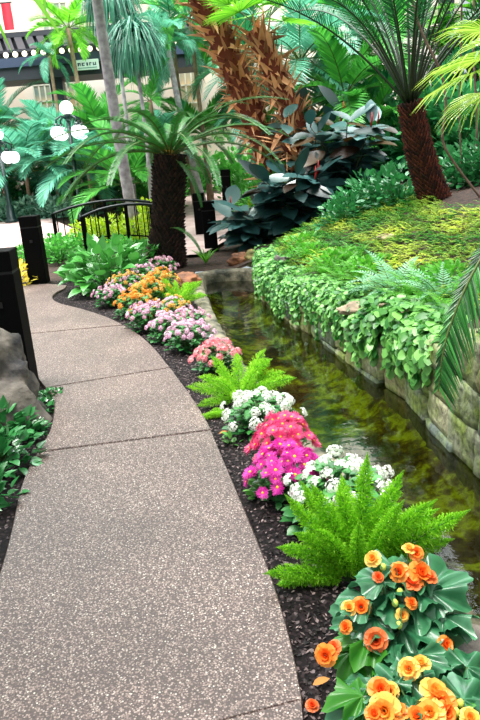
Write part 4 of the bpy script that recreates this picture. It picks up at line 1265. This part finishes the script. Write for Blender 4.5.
# frond drooping in over the stone wall, from a cycad beyond the picture's edge
NEARG = frond_mesh('frond', 1.1, 1.0, 60, .2, .009, 55, .3, .15, 'l_cyc', .012, .05, 1.2, 'cyc', seg3=True)
nb = on(2.45, 3.9)
nb.z -= .05
r = thing('cycad', 'cycad whose single frond hangs over the bare stone wall', 'palm', nb)
mbase = Vector((0, 0, .3)); part('trunk', scaly_trunk('trunk', [(0, 0, 0), (0, 0, .14), (0, 0, .3)], .16, .14, 'cycbark', 6, 12, .06), r)
rp = chaikin([mbase, P(540, 200, 3.75) - nb, P(492, 238, 3.62) - nb, P(462, 292, 3.5) - nb, P(443, 345, 3.42) - nb, P(438, 392, 3.4) - nb], 3)
rs = resample(rp, 60); mb = MB()
for i in range(6, 60):
    T = (rs[min(60, i + 1)] - rs[i - 1]).normalized(); u = i / 60
    out = Vector((1, -.25, 0)); out = (out - T * out.dot(T)).normalized()
    for sg, ll in ((1, .40), (-1, .13)):
        le = ll * (.35 + .65 * math.sin(PI * (u * .85 + .12)))
        for q in range(2):
            d = T * U(.75, 1.0) + out * sg * (.62 if sg > 0 else .45) + Vector((0, U(-.3, .1), 0))
            mb.blade(rs[i].lerp(rs[i - 1], q * .5), d, Vector((0, -.8, .6)), le * U(.85, 1.1), .0065, [(0, .7), (.25, 1), (.6, .8), (1, 0)], .22 if sg > 0 else .05, .3, RND())
f = part('frond', mb.mesh('frond', M['l_cyc'], False), r)
mb = MB(); mb.tube(rp, [.014 * (1 - .75 * i / (len(rp) - 1)) for i in range(len(rp))], 6); part('stalk', mb.mesh('stalk', M['rachis']), f)
add_fronds(r, [NEARG], [(math.radians(60), .9, 1.0), (math.radians(-20), .8, 1.0), (math.radians(10), 1.1, .9), (math.radians(100), 1.2, .8)], Vector((0, 0, .28)))


# fan leaves
def fan_leaf(name, R, n, spread, mat, w=.03, droop=.25, petiole=.6):
    mb = MB()
    for i in range(n):
        a = -spread / 2 + spread * i / (n - 1)
        d = Vector((math.cos(a), math.sin(a), .12 - .1 * math.cos(a)))
        mb.blade((0, 0, 0), d, UP, R * (.8 + .2 * math.cos(a * .5)) * U(.92, 1.05), w, [(0, .15), (.4, 1), (.7, .8), (1, 0)], droop, .5, RND())
    st = MB(); st.tube([(-petiole, 0, -.1), (-petiole * .5, 0, -.02), (0, 0, 0)], [.012, .01, .008], 6)
    return mb.mesh(name, M[mat], False), st.mesh('stalk', M['rachis'])


FANY = fan_leaf('fan_leaf', .66, 24, 3.4, 'l_yellow', .014, .5)
fb = on(2.62, 5.2)
r = thing('fan_palm', 'yellow green fan palm leaves reaching in above the slope', 'palm', (fb.x, fb.y, fb.z - .05))
mb = MB(); mb.tube([(0, 0, 0), (0, 0, .5), (.0, 0, .95)], [.08, .07, .06], 10); part('trunk', mb.mesh('trunk', M['tanbark']), r)
for (px, py, Y, az, el, sc) in ((478, 72, 5.0, 205, -.25, .8), (492, 56, 4.9, 190, -.05, .85), (488, 92, 5.2, 222, -.45, .7), (486, 30, 5.3, 180, .2, .6), (500, 40, 5.4, 60, .5, .7), (510, 90, 5.0, -30, .2, .7)):
    q = P(px, py, Y) - Vector((fb.x, fb.y, fb.z - .05)); f = part('fan_leaf', FANY[0], r, q, quat(math.radians(az), el, U(-.2, .2)), sc)
    st = MB(); st.tube(curve_pts((0, 0, .95), q, (0, 0, .05), 6), [.012, .011, .01, .009, .008, .007], 6); part('stalk', st.mesh('stalk', M['rachis']), r)

# shaggy trunks
def shaggy(label, base, top, r0, r1, n, seed, fans=None, crown_n=0):
    random.seed(seed)
    b = Vector(base); t = Vector(top) - b
    r = thing('shaggy_palm', label, 'palm', base)
    pts = curve_pts((0, 0, -.1), t, (.1, 0, 0), 9); tr = MB(); bo = MB()
    tr.tube(pts, [r0 * .75 + (r1 - r0) * .75 * i / 8 for i in range(9)], 12, .0); part('trunk', tr.mesh('trunk', M['boots']), r)
    ax = t.normalized(); a0 = ax.orthogonal().normalized(); b0 = ax.cross(a0)
    for i in range(n):
        q = i / n * 8; k = min(int(q), 7); c = pts[k].lerp(pts[k + 1], q - k); a = i * 2.39996
        d = a0 * math.cos(a) + b0 * math.sin(a); rr = r0 + (r1 - r0) * i / n
        dd = (ax * U(.3, .9) + d * U(.5, .9) + sph() * .3) if RND() < .75 else (-ax * U(.2, .8) + d * .7 + sph() * .3)
        bo.blade(c + d * rr * .6, dd, d, U(.22, .5), U(.03, .075), [(0, 1), (.4, .75), (.75, .4), (1, 0)], .1, .5, .15 + .85 * RND() ** .7)
    part('leaf_boots', bo.mesh('leaf_boots', M['boots'], False), r)
    if fans:
        for i in range(crown_n):
            az = i * 2.39996; el = 1.3 - 1.2 * i / crown_n
            d = Vector((math.cos(az) * math.cos(el), math.sin(az) * math.cos(el), math.sin(el)))
            f = part('fan_leaf', fans[0], r, t + d * .6, quat(az, el - .3, U(-.3, .3)), U(.7, .95)); part('stalk', fans[1], f)
    return r


FANG = fan_leaf('fan_leaf', .8, 26, 4.0, 'l_bright', .03, .2, .7)
YS = 14.2
b1 = P(290, 168, YS); b1.z = gz(b1.x, YS)
t1 = P(158, -95, YS); shaggy('taller shaggy leaning palm trunk of reddish leaf bases', b1, t1, .38, .30, 520, 61, FANG, 12)
b2 = P(322, 176, YS - .8); b2.z = gz(b2.x, YS - .8)
t2 = P(254, 30, YS - .8); shaggy('shorter shaggy leaning palm trunk of reddish leaf bases', b2, t2, .30, .24, 330, 62, FANG, 9)
b3 = P(325, 196, 12.7); b3.z = gz(b3.x, 12.7)
t3 = P(282, 134, 12.9); shaggy('stubby red brown shaggy trunk leaning above the rubber plants', b3, t3, .24, .2, 170, 63)
random.seed(9)

# slender palms on the left
PALM_B = [frond_mesh('frond', 1.5, 1.3, 34, .42, .022, 55, .2, .25, 'l_bright', .014, .12, 1.3), frond_mesh('frond', 1.4, .9, 34, .42, .022, 55, .2, .25, 'l_bright', .014, .12, 1.3)]
PALM_U = [frond_mesh('frond', 2.2, 1.2, 42, .5, .022, 58, .2, .4, 'l_blue', .016, .12, 1.4), frond_mesh('frond', 2.0, 1.6, 42, .5, .022, 58, .1, .4, 'l_blue', .016, .12, 1.3)]
PALM_M = [frond_mesh('frond', 2.2, 1.1, 42, .5, .026, 55, .25, .3, 'l_mid', .016, .12, 1.3), frond_mesh('frond', 2.0, 1.5, 40, .5, .026, 55, .2, .35, 'l_mid', .016, .12, 1.3)]
PALM_D = [frond_mesh('frond', 2.3, 1.0, 42, .55, .028, 55, .25, .3, 'l_deep', .016, .12, 1.3), frond_mesh('frond', 2.1, 1.5, 40, .55, .028, 55, .2, .35, 'l_deep', .016, .12, 1.3)]


def palm_to(name, label, base_px, Y, top_px, tr, meshes, n, lo, hi, bark, s0=.85, s1=1.1, tr1=None):
    b = P(base_px[0], base_px[1], Y); b.z = gz(b.x, Y); t = P(top_px[0], top_px[1], Y) - b
    return feather_palm(name, label, 'palm', b, t.z, (t.x, 0), tr, meshes, crown(n, lo, hi, s0, s1, n * 1.3), bark, tr1=tr1)


palm_to('slender_palm', 'tall slender palm with pale grey trunk crossing in front of the walkway', (133, 205), 14.6, (88, -60), .125, PALM_M, 14, .0, 1.2, 'palebark', 1.1, 1.4, .10)
palm_to('slender_palm', 'slim tan trunked palm with bright green crown before the walkway sign', (92, 125), 22.2, (68, 28), .085, PALM_B, 17, -.6, 1.2, 'tanbark', .85, 1.15, .06)
palm_to('slender_palm', 'thin young palm with drooping crown before the walkway girder', (62, 120), 22.4, (49, 56), .065, PALM_U, 11, -.6, 1.0, 'tanbark', .4, .55, .05)
palm_to('slender_palm', 'thin pale trunked palm between cycad fronds and the shaggy trunks', (198, 112), 19, (165, 32), .1, PALM_U, 11, -.5, 1.0, 'palebark', .45, .6, .07)
for (px, py, Y, th, n, s0, s1, kind, lab) in ((28, 188, 21.3, 1.3, 26, 1.0, 1.3, PALM_U, 'bluish feather palm clump before the pink brick panel'), (92, 196, 20.3, 1.2, 26, 1.0, 1.3, PALM_U, 'bluish feather palm clump behind the taller lamp post'), (58, 192, 22, 1.6, 26, 1.0, 1.2, PALM_U, 'bluish feather palm clump between the two lamp posts'), (128, 190, 18.4, .9, 20, .85, 1.1, PALM_M, 'green feather palm behind the pale grey trunk'), (8, 190, 23.2, 2.6, 20, .9, 1.1, PALM_U, 'bluish feather palm tall against the pink brick panel'), (108, 190, 21.6, 2.3, 20, .8, 1.0, PALM_M, 'green feather palm just below the walkway sign'), (165, 190, 19.6, 1.5, 18, .7, .95, PALM_U, 'bluish feather palm behind the cycad crown'), (208, 185, 20.5, 2.0, 18, .7, .9, PALM_M, 'green feather palm beside the pale walkway'), (-8, 186, 22, 2.2, 14, .8, 1.0, PALM_B, 'yellow green palm at the far end of the court')):
    b = P(px, py, Y); z = gz(b.x, Y)
    feather_palm('feather_palm', lab, 'palm', (b.x, Y, z), th, (0, 0), .07, kind, crown(n, .15, 1.3, s0, s1, px))

# ponytail palms: mops of hanging strap leaves
def mop_mesh(name, n, L, W, mat):
    mb = MB()
    for i in range(n):
        a = U(0, 2 * PI); el = U(.0, 1.45)
        d = Vector((math.cos(a) * math.cos(el), math.sin(a) * math.cos(el), math.sin(el)))
        mb.blade((0, 0, 0), d, UP, L * U(.7, 1.1), W, [(0, .8), (.08, 1), (.18, 1), (.3, 1), (.45, .9), (.7, .6), (1, 0)], 2.2, .2, RND())
    return mb.mesh(name, M[mat], False)


MOP = mop_mesh('foliage', 620, 1.9, .028, 'l_pony')
for (px, py, Y, s, lab) in ((134, 42, 17.2, 1.0, 'ponytail palm with dark hanging mop of leaves beside the pale grey trunk'), (110, -6, 18.4, 1.0, 'ponytail palm high up, its leaves hanging above the walkway')):
    t = P(px, py, Y); z = gz(t.x, Y)
    r = thing('ponytail_palm', lab, 'palm', (t.x, Y, z)); h = t.z - z
    mb = MB(); mb.tube([(0, 0, -.1), (0, 0, .3), (.05, 0, h * .5), (0, 0, h)], [.12, .07, .05, .04], 10); part('trunk', mb.mesh('trunk', M['palebark']), r); part('foliage', MOP, r, (0, 0, h), s=s * .72)

# palms filling the right and middle background
for (px, py, Y, n, s0, s1, kind, lab) in (
        (300, 60, 15.6, 18, .9, 1.2, PALM_U, 'bluish palm crown just past the shorter shaggy trunk'), (345, 95, 14.6, 16, .8, 1.1, PALM_M, 'green palm crown before the pale round column'), (385, 40, 16.5, 18, 1.0, 1.3, PALM_M, 'green palm crown behind the upright cycad fronds'),
        (476, 80, 16.0, 18, .9, 1.15, PALM_D, 'dark green palm crown to the side of the dark column'), (330, 5, 17.5, 18, 1.0, 1.3, PALM_U, 'bluish palm crown high above the rubber plants'), (480, 10, 15.5, 18, 1.0, 1.2, PALM_B, 'bright green palm crown high above the fan palm'), (172, 34, 20.2, 16, .8, 1.0, PALM_U, 'bluish palm crown before the walkway beside the hanging mop'), (150, 100, 19.2, 12, .5, .7, PALM_M, 'small green palm crown just above the cycad'), (245, 60, 18, 16, .8, 1.0, PALM_D, 'dark palm crown behind the shaggy trunks'), (190, 20, 20, 16, .9, 1.1, PALM_M, 'green palm crown behind the taller shaggy trunk'), (280, 118, 16.8, 14, .7, .9, PALM_U, 'low bluish palm behind the stubby red trunk'), (420, 130, 14.6, 16, .8, 1.0, PALM_D, 'low dark palm behind the right cycad trunk'), (370, 128, 14.0, 14, .6, .8, PALM_M, 'low green palm between rubber plants and cycad')):
    t = P(px, py, Y); z = gz(t.x, Y)
    feather_palm('feather_palm', lab, 'palm', (t.x + .2, Y, z), max(.3, t.z - z), (-.2, 0), .07, kind, crown(n, -.5, 1.2, s0, s1, px))

# palm beside the path, only some leaf tips hang into the corner
r = thing('overhanging_palm', 'palm whose long leaf tips hang into the top corner of the view', 'palm', (-2.9, 4.6, -.05))
o = Vector((-2.9, 4.6, -.05)); ct = Vector((0, 0, 2.6))
mb = MB(); mb.tube([(0, 0, 0), (.05, 0, 1.5), ct], [.11, .09, .08], 10); part('trunk', mb.mesh('trunk', M['tanbark']), r)
rk = chaikin([ct, P(-60, -40, 4.3) - o, P(0, -70, 4.1) - o, P(60, -62, 4.0) - o, P(110, -30, 3.9) - o], 2)
mb = MB()
for (bx, by, tx, ty, Yb, wd) in ((-4, -14, 63, 47, 4.05, .017), (22, -22, 47, 19, 4.0, .016), (-12, -8, 10, 55, 4.25, .014), (-40, -30, -6, 60, 4.3, .014), (40, -50, 70, -8, 4.0, .014), (70, -55, 100, -12, 4.0, .014)):
    a = P(bx, by, Yb) - o; b = P(tx, ty, Yb - .1) - o
    near = min(rk, key=lambda q: (q - a).length); d = b - near
    mb.blade(near, d + Vector((0, 0, .06)), Vector((0, -.6, .8)), d.length, wd, [(0, .5), (.25, 1), (.55, 1), (.8, .6), (1, 0)], .03, .35, U(.3, .8))
f = part('frond', mb.mesh('frond', M['l_bright']), r)
mb = MB(); mb.tube(rk, [.014 * (1 - .7 * i / (len(rk) - 1)) for i in range(len(rk))], 6); part('stalk', mb.mesh('stalk', M['rachis']), f)
TIPS = frond_mesh('frond', 1.5, .9, 18, .5, .02, 60, -.1, .5, 'l_bright', .014, .15, 1.3, seg3=True)
add_fronds(r, [TIPS], [(2.4, .5, 1.0), (3.3, .5, 1.0), (1.6, .8, 1.0), (4.2, .7, 1.0)], ct)

CAN = [frond_mesh('frond', 2.3, .9, 34, .6, .035, 55, .1, .35, 'l_mid', .016, .1, 1.3)]  # fronds of an out-of-view palm, added to darken the near path
for (x, y, h, n, lab) in ((-3.2, 1.5, 4.6, 18, 'unseen tall palm added to shade the near path, beyond the left of the view'),):
    r = thing('feather_palm', lab, 'palm', (x, y, -.05)); lx = .2 if x < -2 else .1; ly = .5 if x < -2 else 1.6
    mb = MB(); mb.tube(curve_pts((0, 0, 0), (lx, ly, h), (-.2, -.1, 0), 8), [.14, .13, .12, .11, .11, .1, .1, .09], 10); part('trunk', mb.mesh('trunk', M['tanbark']), r)
    add_fronds(r, CAN, crown(n, .15, 1.1, .85, 1.05, x), Vector((lx, ly, h)))

# vines hanging at the right
def vine(label, pts, Y, rad):
    q = [P(a, b, Y) for a, b in pts]; base = q[-1].copy(); base.z = gz(base.x, Y)
    q[-1] = base + Vector((0, 0, -.03)); mb = MB(); mb.tube(chaikin([p - base for p in q], 2), rad, 6)
    single('hanging_vine', mb.mesh('hanging_vine', M['vine']), label, 'vine', base)


vine('thick brown vine winding down past the right cycad crown', [(408, -20), (417, 22), (430, 50), (443, 75), (447, 110), (440, 140), (455, 165), (482, 195)], 8.2, .015)
vine('thin straight vine hanging before the dark column', [(462, -20), (461, 60), (459, 120), (463, 175)], 9.6, .012)
vine('thin vine at the very edge over the crest soil', [(474, -20), (473, 60), (478, 120), (474, 185)], 10.2, .016)

# ------------------------------------------------------------------ background shrubs
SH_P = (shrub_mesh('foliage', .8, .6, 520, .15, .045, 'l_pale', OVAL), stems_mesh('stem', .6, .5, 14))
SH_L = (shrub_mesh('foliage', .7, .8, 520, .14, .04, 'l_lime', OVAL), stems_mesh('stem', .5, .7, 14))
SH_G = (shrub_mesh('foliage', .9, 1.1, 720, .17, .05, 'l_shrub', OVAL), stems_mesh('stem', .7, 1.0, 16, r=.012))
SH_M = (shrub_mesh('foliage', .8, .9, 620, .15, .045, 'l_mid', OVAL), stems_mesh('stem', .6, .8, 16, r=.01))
def shrub_px(name, label, px, py, Y, kit, s, cat='shrub'):
    b = P(px, py, Y); shrub(name, label, cat, (b.x, Y, gz(b.x, Y) - .03), kit, s)
for (px, Y, s, lab) in ((2, 20.9, 1.0, 'low pale shrub in the court border, behind the edge lamp'), (30, 20.8, 1.0, 'low pale shrub in the court border, right of the edge lamp'), (52, 20.6, .95, 'low pale shrub in the court border before the palms'), (74, 20.2, .9, 'low pale shrub at the near end of the court border'), (-20, 21, 1.0, 'low pale shrub at the far end of the court border')):
    shrub_px('border_shrub', lab, px, 200, Y, SH_P, s)
for (px, Y, s, lab) in ((100, 14.6, .75, 'lime yellow shrub behind the handrails'), (128, 14.3, .75, 'lime yellow shrub behind the handrails near the cycad'), (82, 15, .65, 'lime yellow shrub at the court side of the handrails'), (262, 15.2, .7, 'lime yellow shrub between far bollard and rubber plants'), (142, 16, .9, 'lime shrub under the pale grey trunk')):
    shrub_px('lime_shrub', lab, px, 200, Y, SH_L, s)
for (px, Y, s, lab) in ((250, 19, 1.1, 'leafy shrub behind the far bollard'), (296, 13.9, 1.2, 'tall leafy shrub screening the feet of the shaggy trunks'), (262, 16.4, .8, 'leafy shrub beside the far bollard before the shaggy trunks'), (270, 15.4, 1.0, 'leafy shrub beyond the rubber plants and before the shaggy trunks'), (205, 28 - 3.5, 1.5, 'leafy shrub at the far end of the pale walkway'), (175, 24, 1.2, 'leafy shrub beyond the cycad crown'), (240, 24.5, 1.6, 'large leafy shrub closing off the walkway'), (150, 20, 1.2, 'leafy shrub between cycad and the palms behind'), (70, 13.4, .5, 'leafy plants at the foot of the handrails'), (20, 12.8, .45, 'leafy plants between second bollard and court'), (45, 13.2, .5, 'leafy plants behind the second bollard'), (115, 12.2, .5, 'leafy plants between the two handrails')):
    shrub_px('leafy_shrub', lab, px, 200, Y, SH_M, s)
for (px, Y, s, lab) in ((10, 23.5, 1.5, 'dense dark shrub below the pink brick panel'), (48, 24, 1.5, 'dense dark shrub behind the bluish palms'), (90, 23.4, 1.5, 'dense dark shrub below the walkway sign'), (130, 22.5, 1.6, 'dense dark shrub behind the pale trunk'), (320, 15.6, 1.6, 'dense dark shrub behind the rear rubber plant'), (365, 15.2, 1.6, 'dense dark shrub below the pale column'), (405, 13.8, 1.3, 'dense dark shrub right behind the cycad trunk'), (450, 13.2, 1.4, 'dense dark shrub behind the crest soil'), (490, 13, 1.4, 'dense dark shrub past the crest soil'), (282, 20, 1.1, 'dark shrub far behind the shaggy trunks'), (360, 18.2, 1.5, 'dark shrub far behind the pale column'), (425, 17, 1.5, 'tall dark shrub far behind the dark column'), (484, 16.5, 1.6, 'tall dark shrub far behind the fan palm')):
    shrub_px('dense_shrub', lab, px, 200, Y, SH_G, s)

# strap-leaved tuft by the stream head
mb = MB()
for i in range(30):
    a = U(0, 6.28); mb.blade((0, 0, 0), Vector((math.cos(a) * .7, math.sin(a) * .7, 1)), UP, U(.25, .4), .014, STRAP, .5, .3, RND())
p = G(206, 262); single('strap_leaf_plant', mb.mesh('strap_leaf_plant', M['l_bright'], False), 'bright strap leaved plant behind the stream head rim', 'plant', (p.x, 11.1, -.03))

# ------------------------------------------------------------------ light
w = bpy.data.worlds.new('sky'); SC.world = w; w.use_nodes = True; t = w.node_tree; t.nodes.clear()
wo = t.nodes.new('ShaderNodeOutputWorld'); bg = t.nodes.new('ShaderNodeBackground'); tc = t.nodes.new('ShaderNodeTexCoord'); sp = t.nodes.new('ShaderNodeSeparateXYZ'); cr = t.nodes.new('ShaderNodeValToRGB')
cr.color_ramp.elements[0].position = 0; cr.color_ramp.elements[0].color = (.5, .6, .62, 1); cr.color_ramp.elements[1].position = .9; cr.color_ramp.elements[1].color = (1, 1, 1, 1)
t.links.new(tc.outputs['Generated'], sp.inputs[0]); t.links.new(sp.outputs['Z'], cr.inputs['Fac']); t.links.new(cr.outputs['Color'], bg.inputs['Color']); t.links.new(bg.outputs[0], wo.inputs['Surface'])
bg.inputs['Strength'].default_value = .72
sd = bpy.data.lights.new('sun', 'SUN'); sd.energy = 4.2; sd.angle = math.radians(30); sd.color = (1, .97, .92)
so = bpy.data.objects.new('sun', sd); COL.objects.link(so)
so.rotation_euler = Vector((.22, .05, -1)).to_track_quat('-Z', 'Y').to_euler()

# unseen area light added to brighten the far beds and court, like roof daylight
ad = bpy.data.lights.new('court_fill_light', 'AREA'); ad.shape = 'RECTANGLE'; ad.size = 22; ad.size_y = 9; ad.energy = 3000; ad.color = (.92, 1, 1)
ao = bpy.data.objects.new('court_fill_light', ad); COL.objects.link(ao); ao.location = (-2, 16.5, 10.5); ao.rotation_euler = (0, 0, 0)
vs_ = SC.view_settings
vs_.view_transform = 'Standard'; vs_.look = 'None'; vs_.gamma = 1; vs_.use_curve_mapping = False; vs_.exposure = .72
